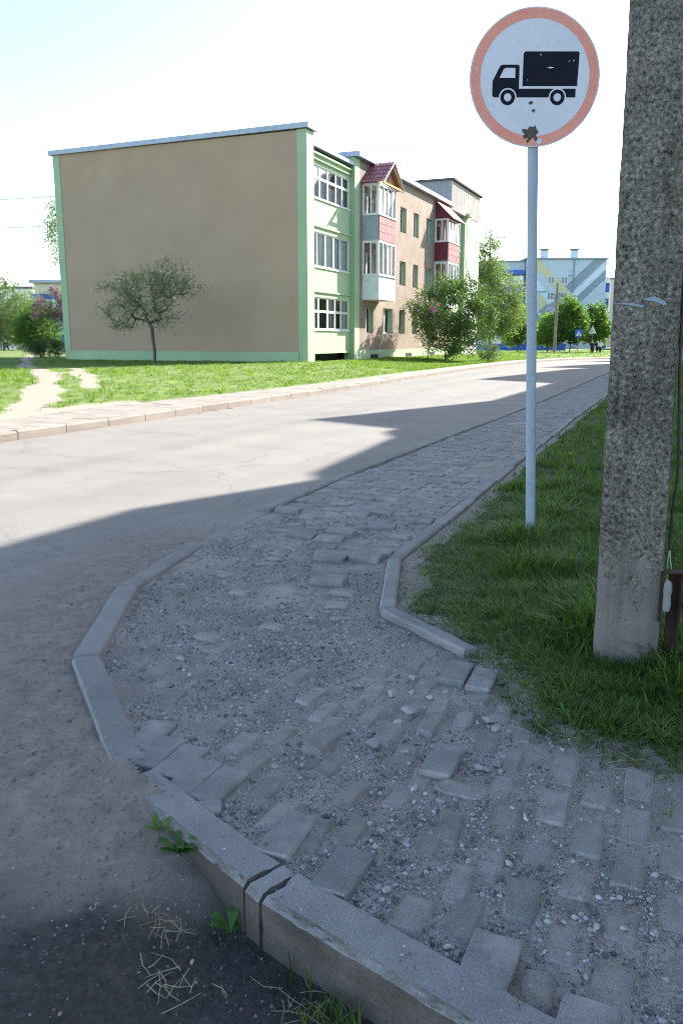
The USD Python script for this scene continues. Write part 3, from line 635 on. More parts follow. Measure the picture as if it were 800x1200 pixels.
def brick(cx, cy, lx, ly, z, rot=0.0, tilt=(0, 0), seed=0, fine=False):
    th = 0.065
    m = bevel_box(lx, ly, th, 0.0055)
    if fine:
        m = m.subdivide_to_size(0.03); m.merge_vertices()
        r = np.random.default_rng(seed)
        v = m.vertices + r.uniform(0, 50, 3)
        k = meshkit.fbm(v * 30, 3, seed) - 0.5
        kk = np.clip(meshkit.fbm(v * 45 + 3, 2, seed + 1) - 0.6, 0, 1)
        m.vertices = m.vertices + m.vertex_normals * (k * 0.004 - kk * 0.014)[:, None]
    m.apply_translation((0, 0, -th / 2))
    m.apply_transform(trimesh.transformations.euler_matrix(tilt[0], tilt[1], rot))
    m.apply_translation((cx, cy, z))
    return m

def worn_brick(cx, cy, lx, ly, z, rot=0.0, seed=0, round_=1.0):
    """an eroded brick: a rough hump that keeps its rough rectangle, its rim sunk in the dirt."""
    r = np.random.default_rng(seed)
    nx, ny = 8, 14
    if lx > ly: nx, ny = ny, nx
    u, w = np.meshgrid(np.linspace(-1, 1, nx), np.linspace(-1, 1, ny), indexing='ij')
    ang = np.arctan2(w, u)
    o = r.uniform(0, 99)
    cut = 1 - 0.26 * round_ * meshkit.noise(np.stack([np.cos(ang) * 1.8 + o, np.sin(ang) * 1.8, 0 * u], -1), seed) - 0.10 * round_ * (np.abs(u) * np.abs(w)) ** 2
    X, Y = u * lx / 2 * cut, w * ly / 2 * cut
    e = np.maximum(np.abs(u), np.abs(w))
    rim = np.where(e > 0.99, -0.030, np.where(e > 0.80, -0.0035 * round_, 0.0))
    P3 = np.stack([X * 28 + o, Y * 28, 0 * X], -1)
    Z = rim + (meshkit.fbm(P3, 4, seed) - 0.5) * 0.011 * round_ + X * r.normal(0, 0.05) + Y * r.normal(0, 0.03)
    v = np.stack([X.ravel(), Y.ravel(), Z.ravel()], 1)
    i, j = np.meshgrid(np.arange(nx - 1), np.arange(ny - 1), indexing='ij')
    q = np.stack([i * ny + j, (i + 1) * ny + j, (i + 1) * ny + j + 1, i * ny + j + 1], -1).reshape(-1, 4)
    m = trimesh.Trimesh(v, np.vstack([q[:, [0, 1, 2]], q[:, [0, 2, 3]]]), process=False)
    m.apply_transform(trimesh.transformations.rotation_matrix(rot, (0, 0, 1)))
    m.apply_translation((cx, cy, z))
    return m

placed = []            # (x, y, r) of what already lies there
def free(x, y, r): return all((x - a) ** 2 + (y - b) ** 2 > (r + c) ** 2 for a, b, c in placed)
n_brick = n_worn = 0
def put_brick(x, y, lx=0.100, ly=0.205, dz=0.0, rot=0.0, tilt=None, z=None):
    global n_brick
    t = tuple(rng.normal(0, 0.02, 2)) if tilt is None else tilt
    z = float(h_bed(x, y)) * 0.4 + 0.010 + dz if z is None else z - 0.003
    obj(PV, 'paving_brick', brick(x, y, lx, ly, z, rot, t, 500 + n_brick, True), 'paving_stone', 40)
    placed.append((x, y, 0.06)); n_brick += 1
def put_worn(x, y, lx=0.100, ly=0.205, dz=0.0, rot=0.0, round_=1.0):
    global n_worn
    obj(PV, 'worn_paving_brick', worn_brick(x, y, lx, ly, float(h_bed(x, y)) + 0.004 + dz * 0.7, rot, 900 + n_worn, round_), 'worn_stone', 55)
    placed.append((x, y, 0.06)); n_worn += 1

# bricks that still stand clear in the broken corner
for x, y, r in ((-1.612, 2.20, 0.10), (-1.515, 2.115, 0.06), (-1.417, 2.093, 0.03), (-1.325, 2.025, 0.02), (-1.228, 2.015, -0.02)):
    put_brick(x, y - 0.025, rot=r, tilt=tuple(rng.normal(0, 0.005, 2)), z=0.000)
put_worn(-1.455, 2.325, rot=0.05, dz=0.004)
put_brick(-1.20, 1.865, 0.09, 0.06, rot=0.5, z=0.0)
put_brick(-0.921, 1.83, z=0.006, rot=0.02)
put_brick(-0.725, 1.741, 0.105, 0.19, z=0.004, rot=-0.02)
put_worn(-0.515, 1.66, 0.115, 0.17, dz=0.008, rot=-0.05, round_=0.6)
put_brick(-0.313, 1.570, 0.108, 0.17, z=0.006, rot=-0.03)
put_brick(-0.10, 1.475, 0.115, 0.13, z=0.006, rot=-0.06)
put_worn(-0.205, 1.545, 0.09, 0.15, dz=0.012, rot=0.1)
put_worn(-1.057, 2.375, 0.108, 0.215, dz=0.016, rot=-0.10, round_=0.5)
put_brick(-0.650, 2.385, z=0.006, rot=0.02, tilt=(-0.02, 0.03))
put_brick(-0.800, 3.12, z=0.0, rot=0.03, tilt=(0.01, 0.01))
put_brick(-0.690, 3.10, z=-0.006, rot=0.03, tilt=(0.01, 0.03))
for x, y, r in ((-1.255, 2.72, -0.1), (-1.15, 2.59, -0.05), (-0.845, 2.09, -0.05), (-0.71, 2.14, -0.1), (-0.535, 2.05, 0.1), (-0.78, 2.81, 0.05), (-0.765, 2.64, 0.0), (-0.975, 2.245, -0.08), (-0.55, 2.24, 1.5), (-0.445, 2.31, 0.0),
                (-0.86, 1.86, 0.1), (-1.386, 2.86, -0.1), (-1.1, 3.02, 0.1), (-0.99, 3.13, 0.0), (-1.05, 2.83, 0.0)):
    put_worn(x, y, rot=r, dz=rng.uniform(0, 0.010))
# the corner by the grass, where the grid of columns survives
for c in range(0, 9):
    x = -0.40 + c * 0.112
    off = 0.115 if c % 2 else 0.0
    for r in range(-1, 8):
        y = 1.25 + off + r * 0.225
        if not inside(worn_poly.buffer(-0.16), np.array([x]), np.array([y]))[0] or inside(grass_area, np.array([x]), np.array([y - 0.05]))[0] or y > 2.85: continue
        band = 1.62 < y < 2.05 + 0.1 * math.sin(c)
        if not free(x, y, 0.045): continue
        g = rng.uniform()
        if y < 1.40 or (x > 0.10 and y > 2.1):
            put_brick(x, y, 0.108, 0.219, z=-0.008 + rng.normal(0, 0.003), rot=rng.normal(0, 0.015)) if g < 0.6 else put_worn(x, y, 0.112, 0.222, dz=-0.001, round_=0.35)
        elif not band and g < 0.85: put_worn(x, y, 0.113, 0.226, dz=-0.003 + rng.uniform(0, 0.006), rot=rng.normal(0, 0.02), round_=0.5)
        elif g < 0.92: put_worn(x, y, 0.108, 0.205 * rng.uniform(0.7, 1.0), dz=rng.uniform(-0.001, 0.006), rot=rng.normal(0, 0.04), round_=0.8)
# columns of eroded bricks between the kerb and the grass
for c in range(0, 15):
    x = -1.95 + c * 0.107
    off = 0.11 if c % 2 else 0.0
    for r in range(0, 9):
        y = 1.6 + off + r * 0.222
        if not inside(worn_poly.buffer(-0.14), np.array([x]), np.array([y]))[0] or not free(x, y, 0.05): continue
        p = 0.92 if y < 3.0 and x > -1.3 else 0.10
        if rng.uniform() < p: put_worn(x + rng.normal(0, 0.006), y + rng.normal(0, 0.01), 0.105 * rng.uniform(0.8, 1.08), 0.212 * rng.uniform(0.65, 1.05), dz=rng.uniform(-0.001, 0.008), rot=rng.normal(0, 0.05), round_=0.9)
# lone bricks that lie crosswise further up
for x, y, worn in ((-2.313, 5.833, 0), (-1.99, 5.50, 0), (-2.40, 5.06, 0), (-2.185, 5.016, 0), (-2.17, 5.20, 0), (-1.967, 5.06, 1), (-1.765, 5.06, 1), (-1.773, 5.272, 1), (-1.985, 4.589, 0), (-1.780, 4.645, 0), (-1.760, 4.785, 0), (-1.84, 4.359, 1),
                   (-1.80, 4.126, 0), (-1.86, 3.931, 1), (-1.65, 3.984, 1), (-1.60, 3.777, 1), (-2.671, 5.309, 1), (-2.442, 5.34, 1), (-2.051, 5.73, 1), (-1.80, 5.80, 0), (-2.74, 5.12, 1), (-2.62, 5.62, 1), (-2.85, 5.75, 0),
                   (-2.30, 4.35, 1), (-2.15, 3.75, 1), (-2.45, 4.05, 1), (-1.50, 3.60, 1), (-2.2, 5.6, 1), (-1.9, 5.72, 1), (-2.55, 4.7, 1), (-1.75, 3.35, 1), (-1.95, 3.1, 1)):
    if worn: put_worn(x, y, 0.19 * rng.uniform(0.75, 1.05), 0.09 * rng.uniform(0.8, 1.1), dz=rng.uniform(0.006, 0.022), rot=rng.normal(0, 0.12))
    else: put_brick(x, y, 0.20, 0.098, z=0.010 + rng.uniform(0, 0.016), rot=rng.normal(0, 0.05), tilt=(rng.normal(0.07, 0.05), rng.normal(0, 0.06)))
for row in range(15):
    y = 4.35 + row * 0.104
    for c in range(6):
        x = -2.62 + c * 0.205 + (0.1 if row % 2 else 0)
        if rng.uniform() < 0.30 + 0.25 * (row > 10) and inside(worn_poly.buffer(-0.15), np.array([x]), np.array([y]))[0] and free(x, y, 0.035):
            put_worn(x, y, 0.195 * rng.uniform(0.6, 1.0), 0.096 * rng.uniform(0.8, 1.0), dz=rng.uniform(-0.002, 0.018), rot=rng.normal(0, 0.07), round_=0.9)
for k in range(26):
    x, y = rng.uniform(-2.7, -1.6), rng.uniform(3.1, 5.8)
    if inside(worn_poly.buffer(-0.12), np.array([x]), np.array([y]))[0] and free(x, y, 0.07):
        put_worn(x, y, rng.uniform(0.08, 0.17), rng.uniform(0.06, 0.09), dz=rng.uniform(-0.006, 0.010), rot=rng.normal(0, 0.3), round_=1.4)

# the whole bricks further up the pavement: rows across it in running bond
far_bricks = []
row = 0
y = 5.98
while y < 44:
    x0, x1 = float(xk(NEAR_KERB, y)) + 0.070, float(xk(GRASS_KERB, y)) - 0.05
    x = x0 + (0.0 if row % 2 else -0.10)
    while x < x1 - 0.03:
        a, b = max(x, x0), min(x + 0.2, x1)
        x += 0.2025
        if b - a < 0.045: continue
        cx = (a + b) / 2
        sink = float(0.03 * fbm2(np.array([cx]), np.array([y]), 1.1, 61)[0]) + float(decl(y))
        hole = math.hypot((cx + 2.5) * 1.0, (y - 13.4) / 1.2) < 0.33 or (row == 0 and rng.uniform() < 0.35) or (row == 1 and rng.uniform() < 0.15)
        if hole: continue
        zz = 0.0 + sink + rng.normal(0, 0.0042) - 0.03 * math.exp(-((cx + 1.95) / 0.2) ** 2 - ((y - 8.6) / 0.7) ** 2)
        tl = tuple(rng.normal(0, 0.011, 2))
        if n_brick < 296:
            obj(PV, 'paving_brick', brick(cx, y, b - a - 0.003, 0.0985, zz, 0, tl), 'paving_stone'); n_brick += 1
        else: far_bricks.append(brick(cx, y, b - a - 0.003, 0.0985, zz, 0, tl))
    y += 0.1025; row += 1
obj(PV, 'distant_paving_bricks', cat_(far_bricks), 'paving_stone', kind='stuff')

# ------------------------------------------------------------------ gravel and stones
def pebble(seed, sub=1, flat=0.65, rough=0.35):
    m = trimesh.creation.icosphere(sub, 1.0)
    r = np.random.default_rng(seed)
    v = m.vertices * (1 + rough * (meshkit.noise(m.vertices * 1.3 + r.uniform(0, 50, 3), seed)[:, None] - 0.5) * 2)
    v = v * (r.uniform(0.75, 1.25), r.uniform(0.7, 1.1), flat)
    for _ in range(6):         # broken faces
        d = r.normal(size=3); d /= np.linalg.norm(d)
        c = 0.52
        k = v @ d
        v = v - np.maximum(k - c, 0)[:, None] * d
    return trimesh.Trimesh(v, m.faces, process=False)
pebbles = [pebble(k) for k in range(7)]
N = 210000
x = rng.uniform(-3.1, 2.2, N * 3); y = 0.9 + rng.uniform(0, 1, N * 3) ** 1.35 * 5.1
ok = inside(worn_poly.buffer(-0.07), x, y)
dens = fbm2(x, y, 2.6, 71) + 0.5 * fbm2(x, y, 9.0, 72) + 0.10
dens += 0.22 * np.exp(-((y - 1.9) / 0.25) ** 2) + 0.10 * np.exp(-((x + 2.0) / 0.5) ** 2 - ((y - 3.2) / 0.8) ** 2)
ok &= rng.uniform(0, 1, len(x)) < np.clip(0.06 + dens * 3.2, 0.02, 1.0) * np.where((x > -0.30) & (y > 2.12), 0.22, 1.0)
ok &= ~inside(grass_area.buffer(-0.12), x, y)
from scipy.spatial import cKDTree
near_ = np.array([(a, b) for a, b, c in placed if b < 3.2])
kd = cKDTree(near_ * (1 / 0.047, 1 / 0.096))
on_top = kd.query(np.stack([x / 0.047, y / 0.096], 1), p=np.inf)[0] < 1.0
ok &= ~on_top | (rng.uniform(0, 1, len(x)) < 0.16)
x, y = x[ok][:N], y[ok][:N]
r = np.clip(np.exp(rng.normal(math.log(0.0023), 0.65, len(x))), 0.0012, 0.011)
pos = np.stack([x, y, h_bed(x, y) + r * 0.10], 1)
print('gravel', len(x))
gi = instancer('/World/gravel', [(p, 'gravel_stone') for p in pebbles], pos, r, tilt=0.8, seed=3)
tag(gi, 'loose grey gravel scattered over the worn out pavement', 'gravel', None, 'stuff')

N = 95000
x = rng.uniform(-4.2, 0.3, N * 3); y = 0.5 + rng.uniform(0, 1, N * 3) ** 1.15 * 5.4
road_side = Polygon(NEAR_KERB[1:12] + [(-8, 9), (-8, 0.3), (0.4, 0.3)])
ok = inside(road_side, x, y)
d = shapely.distance(corner_line, shapely.points(x, y))
ok &= (d > 0.065) & ((y - 0.417 * x > 1.95) | (rng.uniform(0, 1, len(x)) < 0.4))
ok &= rng.uniform(0, 1, len(x)) < np.clip((0.25 + 1.3 * (fbm2(x, y, 3.0, 74) + 0.15)) * np.exp(-np.maximum(d - 0.1, 0) / 0.75), 0, 1)
x, y = x[ok][:N], y[ok][:N]
r = np.clip(np.exp(rng.normal(math.log(0.0020), 0.5, len(x))), 0.0010, 0.010)
pos = np.stack([x, y, h_road(x, y) + r * 0.2], 1)
gi = instancer('/World/roadside_grit', [(p, 'dark_gravel_stone') for p in pebbles], pos, r, tilt=0.8, seed=4)
tag(gi, 'fine brown grit and small stones on the dirt along the road side of the kerb', 'grit', None, 'stuff')

# grit that has rolled on to the kerb tops
xs_, ys_, zs_ = [], [], []
for k in range(420):
    s_ = rng.uniform(0, 6.2)
    p = LineString(NEAR_KERB[1:11]).interpolate(s_)
    xs_.append(p.x + rng.normal(0, 0.025)); ys_.append(p.y + rng.normal(0, 0.025)); zs_.append(0.006)
r = np.clip(np.exp(rng.normal(math.log(0.0024), 0.4, len(xs_))), 0.0012, 0.007)
gi = instancer('/World/kerb_grit', [(p, 'gravel_stone') for p in pebbles], np.stack([xs_, ys_, zs_], 1), r, tilt=0.6, seed=5)
tag(gi, 'sparse grit lying on top of the broken front kerb', 'grit', None, 'stuff')

# larger loose stones, each a thing
def stone_mesh(seed, r, flat=0.55):
    m = pebble(seed, 2, flat, 0.5)
    v = m.vertices * r
    v = v + m.vertex_normals * ((meshkit.fbm(v / r * 3, 3, seed) - 0.5) * 0.18 * r)[:, None]
    m = trimesh.Trimesh(v, m.faces, process=False)
    m.apply_transform(trimesh.transformations.rotation_matrix(seed * 1.7, (0, 0, 1)))
    return m
big = [(-0.873, 2.605, .021), (-0.904, 2.418, .026), (-0.78, 2.414, .020), (-0.974, 2.825, .022), (-0.864, 2.702, .028), (-0.90, 2.972, .020), (-0.949, 3.022, .020), (-0.595, 2.164, .017), (-0.54, 2.406, .019), (-0.485, 2.452, .018),
       (-0.578, 2.751, .022), (-0.552, 2.701, .021), (-0.468, 2.408, .016), (-0.684, 2.199, .014), (-0.599, 2.454, .011), (-0.713, 2.497, .014), (-0.481, 2.506, .014), (-0.511, 2.403, .013), (-0.83, 2.86, .018), (-0.91, 2.88, .016), (-0.80, 2.95, .014),
       (-1.93, 2.84, .022), (-0.70, 1.95, .012), (-0.62, 1.93, .011), (-0.87, 1.74, .012), (-0.60, 1.72, .014), (-0.80, 1.66, .014), (-0.35, 1.95, .013)]
for k, (x, y, r) in enumerate(big):
    lab_ = (('small pale stone chip in the loose pile just left of the grass corner', 'stone', 'pale chips left of the grass corner') if y > 2.55 and x < -0.7 and k != 21 else ('lone pale stone on the gravel beside the bend of the kerb', 'stone') if k == 21 else ('small pale stone chip close to the dark edge of the grass', 'stone', 'pale chips close to the grass') if y > 2.35 and x > -0.62 else ('tiny pale stone chip on the gravel just inside the front kerb', 'stone', 'tiny chips inside the front kerb') if y < 2.1 else ('pale broken stone among sunken bricks in the middle of the gravel', 'stone', 'pale stones among the sunken bricks'))
    single('loose_stone', stone_mesh(40 + k, r).apply_translation((x, y, float(h_bed(x, y)) + r * 0.35)), 'pale_stone', *lab_, smooth=40)
for k, (x, y, r) in enumerate([(-0.745, 1.23, .014), (-0.72, 1.30, .010), (-0.80, 1.28, .017), (-0.905, 1.27, .011), (-0.70, 1.37, .011), (-0.76, 1.42, .008), (-0.985, 1.45, .008)]):
    single('hollow_stone', stone_mesh(80 + k, r).apply_translation((x, y, float(h_road(x, y)) + r * 0.3)), 'gravel_stone', 'rounded grey pebble lying in the dark muddy hollow below the front kerb', 'stone', 'pebbles in the muddy hollow', 40)

# ------------------------------------------------------------------ grass, weeds, straw
def tuft(seed, n=14, spread=0.28, width=0.035, lean=0.55):
    """blades on the origin, about 1 high."""
    r = np.random.default_rng(seed)
    V, Fc = [], []
    for k in range(n):
        a, h = r.uniform(0, 2 * np.pi), r.uniform(0.55, 1.05)
        base = np.array([math.cos(a), math.sin(a), 0]) * spread * math.sqrt(r.uniform())
        a2 = a + r.normal(0, 0.7)
        out = np.array([math.cos(a2), math.sin(a2), 0]); side = np.array([-out[1], out[0], 0])
        ln = lean * r.uniform(0.3, 1.3)
        i0 = len(V)
        for t, w in ((0, 0.8), (0.4, 1.0), (0.75, 0.7)):
            c = base + out * ln * h * t ** 1.9 + np.array([0, 0, h * (t - 0.25 * ln * t ** 2.5)])
            V += [c - side * width * w / 2, c + side * width * w / 2]
        V.append(base + out * ln * h + np.array([0, 0, h * (1 - 0.25 * ln)]))
        for j in (0, 2): Fc += [(i0 + j, i0 + j + 1, i0 + j + 3), (i0 + j, i0 + j + 3, i0 + j + 2)]
        Fc.append((i0 + 4, i0 + 5, i0 + 6))
    return trimesh.Trimesh(np.array(V), np.array(Fc), process=False)
tufts = [tuft(k, 9, 0.3, 0.045, 0.75 + 0.1 * k) for k in range(6)]
wide_tufts = [tuft(20 + k, 12, 0.6, 0.07, 0.6) for k in range(5)]

def verge_ok(x, y):
    k = inside(grass_area, x, y)
    b = inside(bare_edge.buffer(-0.05), x, y)
    patchy = fbm2(x, y, 2.5, 81)
    return k & (~b | (patchy > 0.13) | (np.abs(np.sin(x * 91.7 + y * 57.3)) > 0.93))
N = 14000
x = rng.uniform(-1.6, 1.35, N * 4); y = 2.45 + rng.uniform(0, 1, N * 4) ** 1.2 * 5.2
ok = verge_ok(x, y)
d = np.minimum(shapely.distance(LineString(GRASS_EDGE), shapely.points(x, y)), shapely.distance(bare_edge, shapely.points(x, y)))
ok &= rng.uniform(0, 1, len(x)) < np.clip(0.5 + d / 0.28, 0, 1)
ok &= ((x + 0.19) ** 2 + (y - 3.52) ** 2 > 0.02)
x, y, d = x[ok][:N], y[ok][:N], d[ok][:N]
hgt = (0.035 + 0.115 * np.clip(d / 0.5, 0, 1)) * np.clip(0.85 + 2.2 * fbm2(x, y, 3.0, 82), 0.35, 1.9) * rng.uniform(0.6, 1.35, len(x))
hgt = np.maximum(hgt, 0.045)
nearpole = np.exp(-(((x + 0.15) ** 2 + (y - 3.4) ** 2) / 0.25)); hgt *= 0.80 * (1 + 0.35 * nearpole) * (1 - 0.6 * np.exp(-(((x + 0.19) / 0.22) ** 2 + ((y - 3.28) / 0.16) ** 2)))
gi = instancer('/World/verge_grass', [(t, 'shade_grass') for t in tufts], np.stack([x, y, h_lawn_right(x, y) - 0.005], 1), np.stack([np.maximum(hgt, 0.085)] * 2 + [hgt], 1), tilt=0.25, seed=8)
tag(gi, 'lush dark green grass on the shaded verge round the two posts', 'grass', None, 'stuff')
N = 9000
x = rng.uniform(-2.1, 3.6, N * 3); y = 7.2 + rng.uniform(0, 1, N * 3) ** 1.4 * 40
ok = verge_ok(x, y) & (x < 2.2) & (x > xk(GRASS_KERB, y) + 0.16)
x, y = x[ok][:N], y[ok][:N]
hgt = 0.095 * np.clip(0.9 + 1.0 * fbm2(x, y, 1.5, 83), 0.5, 1.5) * rng.uniform(0.7, 1.2, len(x))
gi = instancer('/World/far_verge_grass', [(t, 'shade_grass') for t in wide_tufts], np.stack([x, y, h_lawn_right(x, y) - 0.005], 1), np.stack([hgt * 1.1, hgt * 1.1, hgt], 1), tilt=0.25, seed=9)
tag(gi, 'shaded green grass running up the street beyond the round sign', 'grass', None, 'stuff')

N = 26000
t = rng.uniform(0, 1, N * 3) ** 1.1
y = 7 + t * 60; x = xk(LEFT_WALK, y) - 0.12 - rng.uniform(0, 1, N * 3) ** 1.3 * (8 + 40 * (y < 33) + 50 * (y > 64))
blocked = inside(shapely.box(-28.2, 32.6, -15.0, 62.2), x, y)
pa = path_amount(x, y)
ok = ~blocked & (rng.uniform(0, 1, len(x)) > pa * 1.3)
x, y = x[ok][:N], y[ok][:N]
hgt = 0.085 * np.clip(0.9 + 1.3 * fbm2(x, y, 0.8, 84), 0.45, 1.8) * rng.uniform(0.7, 1.3, len(x))
gi = instancer('/World/lawn_grass', [(t_, 'sunny_grass') for t_ in wide_tufts], np.stack([x, y, h_lawn_left(x, y) - 0.004], 1), np.stack([hgt * 2.0, hgt * 2.0, hgt], 1), tilt=0.3, seed=10)
tag(gi, 'bright sunlit grass of the lawn in front of the apartment block', 'grass', None, 'stuff')
N = 3000
y = rng.uniform(62, 125, N); x = xk(LEFT_WALK, y) - 0.2 - rng.uniform(0, 1, N) * 30
gi = instancer('/World/distant_grass', [(t_, 'sunny_grass') for t_ in wide_tufts], np.stack([x, y, h_lawn_left(x, y)], 1), np.stack([rng.uniform(0.2, 0.5, N)] * 2 + [rng.uniform(0.08, 0.2, N)], 1), seed=11)
tag(gi, 'far grass bank at the bend of the street', 'grass', None, 'stuff')

def leafy_weed(seed, n, L, w):
    r = np.random.default_rng(seed)
    V, Fc = [], []
    for k in range(n):
        a = r.uniform(0, 2 * np.pi); ln = L * r.uniform(0.4, 1.15); up = r.uniform(0.1, 1.3)
        o = np.array([math.cos(a), math.sin(a), 0]); s_ = np.array([-o[1], o[0], 0])
        i0 = len(V)
        prof = ((0, .12), (.3, .55), (.6, 1.0), (.85, .7), (1.0, .05))
        for t, q in prof:
            c = o * ln * t + np.array([0, 0, ln * up * math.sin(t * 2.0) * 0.7 + 0.004])
            q2 = q * (1 + 0.25 * math.sin(t * 23 + k))
            V += [c - s_ * w * q2 / 2 + np.array([0, 0, w * q * .12]), c, c + s_ * w * q2 / 2 + np.array([0, 0, w * q * .12])]
        for j in range(len(prof) - 1):
            b = i0 + 3 * j
            for e in (0, 1): Fc += [(b + e, b + e + 1, b + e + 4), (b + e, b + e + 4, b + e + 3)]
    return trimesh.Trimesh(np.array(V), np.array(Fc), process=False)
for k, (x, y, n, L, w, lab) in enumerate([(-1.185, 1.695, 18, 0.058, 0.019, 'bushy green weed at the kerb foot, larger of the two side by side'), (-1.275, 1.735, 9, 0.045, 0.017, 'small green weed at the foot of the kerb, left of the bushier one'),
                                           (-0.955, 1.575, 5, 0.052, 0.026, 'broad leaved green weed growing below the double joint of the kerb')]):
    single('weed', leafy_weed(60 + k, n, L, w).apply_translation((x, y, float(h_road(x, y)))), 'weed_leaf', lab, 'weed')
# straw in the hollow, thin grass at the kerb's foot
def straw(seed, n, R, L):
    r = np.random.default_rng(seed)
    ms = []
    for k in range(n):
        a = r.uniform(0, np.pi * 2); c = np.array([r.normal(0, R), r.normal(0, R * 0.6), r.uniform(0.004, 0.02)])
        l = L * r.uniform(0.4, 1.1); d = np.array([math.cos(a), math.sin(a), r.normal(0, 0.12)])
        b = np.array([-d[1], d[0], 0]) * r.normal(0, 0.12) * l
        ms.append(tube([c - d * l / 2, c + b, c + d * l / 2], [0.0012, 0.0013, 0.0006], 4, False))
    return cat_(ms)
for k, (x, y, n, R, L, lab) in enumerate([(-1.10, 1.475, 18, 0.05, 0.085, 'wisps of dry straw lying in the dark mud left of the broad leaved weed'), (-1.00, 1.36, 18, 0.055, 0.10, 'dry straw stalks in the muddy hollow, nearest the viewer on the left'),
                                           (-0.70, 1.46, 18, 0.05, 0.09, 'dry stalks tangled with thin green grass at the foot of the brown kerb face')]):
    m = straw(70 + k, n, R, L)
    m.apply_translation((x, y, float(h_road(x, y))))
    v = m.vertices
    m.vertices = np.column_stack([v[:, 0], v[:, 1], np.maximum(v[:, 2], h_road(v[:, 0], v[:, 1]) + 0.002)])
    single('straw', m, 'dry_straw', lab, 'straw')
N = 36
x = rng.normal(-0.62, 0.08, N); y = -0.33 * (x + 0.92) + 1.545 - np.abs(rng.normal(0, 0.04, N))
gi = instancer('/World/thin_grass', [(tuft(90, 5, .2, .04, .6), 'shade_grass')], np.stack([x, y, h_road(x, y)], 1), rng.uniform(0.03, 0.09, N), tilt=0.4, seed=12)
tag(gi, 'thin green grass sprouting at the foot of the front kerb', 'grass', None, 'stuff')
N = 150
x = rng.uniform(-0.55, 1.2, N); y = np.interp(x, [-0.55, -0.44, -0.2, 0.05, 0.6, 1.2], [2.95, 2.72, 2.60, 2.58, 2.45, 2.4]) + rng.normal(-0.01, 0.05, N)
st = straw(77, 1, 0.0, 1.0)
gi = instancer('/World/dry_grass', [(tube([(-.5, 0, .05), (0, .04, .09), (.5, -.03, .02)], [.012, .013, .006], 4, False), 'dry_straw')], np.stack([x, y, h_bed(x, y) + 0.012], 1), rng.uniform(0.03, 0.09, N), tilt=0.35, seed=13)
tag(gi, 'dry straw strewn along the edge of the grass', 'straw', None, 'stuff')

N = 70
x = np.concatenate([rng.normal(-0.22, 0.05, 20), rng.uniform(-0.5, 0.5, 50)]); y = np.concatenate([rng.normal(1.50, 0.02, 20), rng.normal(2.50, 0.10, 50)])
gi = instancer('/World/joint_grass', [(tuft(91, 6, .3, .06, .8), 'shade_grass'), (tuft(92, 4, .3, .05, .9), 'dry_straw')], np.stack([x, y, h_bed(x, y) + 0.004], 1), rng.uniform(0.015, 0.045, N), tilt=0.5, seed=14)
tag(gi, 'tiny tufts of grass growing in the joints of the worn bricks', 'grass', None, 'stuff')

x = rng.uniform(-1.3, 1.2, 900); y = rng.uniform(2.6, 6.5, 900)
ok = verge_ok(x, y) & ((x + 0.19) ** 2 + (y - 3.52) ** 2 > 0.03)
x, y = x[ok][:260], y[ok][:260]
gi = instancer('/World/verge_weeds', [(leafy_weed(93, 9, 1.0, 0.36), 'weed_leaf'), (leafy_weed(94, 6, 1.0, 0.5), 'weed_leaf'), (tuft(95, 7, .25, .022, 1.0), 'dry_straw'), (tuft(96, 5, .25, .03, .7), 'dry_straw')], np.stack([x, y, h_lawn_right(x, y)], 1), np.where(np.arange(len(x)) % 2, rng.uniform(0.02, 0.04, len(x)), rng.uniform(0.02, 0.05, len(x))), tilt=0.4, seed=15)
tag(gi, 'broad leaved weeds and dry stems mixed into the grass of the verge', 'weeds', None, 'stuff')

def dandelion(x, y, h, lab):
    z = float(h_lawn_right(x, y))
    t = thing('dandelion', lab, 'flower', (x, y, z), 0, 'dandelions in the shaded verge')
    obj(t, 'stem', tube([(0, 0, 0), (0.006, 0, h * .6), (0, 0.004, h)], 0.002, 5), 'shade_grass')
    rr = np.random.default_rng(int(h * 1e4))
    ms = []
    for k in range(26):
        a = rr.uniform(0, 6.28); e = rr.uniform(0.05, 1.3)
        d = np.array([math.cos(a) * math.cos(e), math.sin(a) * math.cos(e), math.sin(e)]); s_ = np.cross(d, [0.2, 0.3, 1]); s_ /= np.linalg.norm(s_)
        c = np.array([0, 0, h])
        ms.append(trimesh.Trimesh([c - s_ * .002, c + s_ * .002, c + d * .021 + s_ * .003, c + d * .021 - s_ * .003], [(0, 1, 2), (0, 2, 3)], process=False))
    obj(t, 'flower_head', cat_(ms), 'dandelion_yellow')
for x, y, h in ((-0.86, 10.25, .17), (-1.12, 8.7, .15), (-1.45, 9.4, .14), (-0.98, 9.5, .16)):
    dandelion(x, y, h, 'yellow dandelion in the shaded grass behind the sign pole')

# ------------------------------------------------------------------ round truck sign
SY = (-0.934, 5.473)
sp_ = thing('sign_pole', 'grey blue painted steel pole with rust specks standing in the grass', 'pole', (SY[0], SY[1], 0.0), YAW)
ptop = 3.1
obj(sp_, 'shaft', tube([(0.008, 0, -0.2), (-0.0463, 0, 1.2), (-0.0386 * ptop, 0, ptop)], 0.031, 24), 'painted_pole', 40)
sgn = thing('round_sign', 'round white prohibition sign with faded red rim and black truck on the pole', 'road sign', (SY[0] - 0.109 * math.cos(YAW), SY[1] - 0.109 * math.sin(YAW), 2.815), YAW)
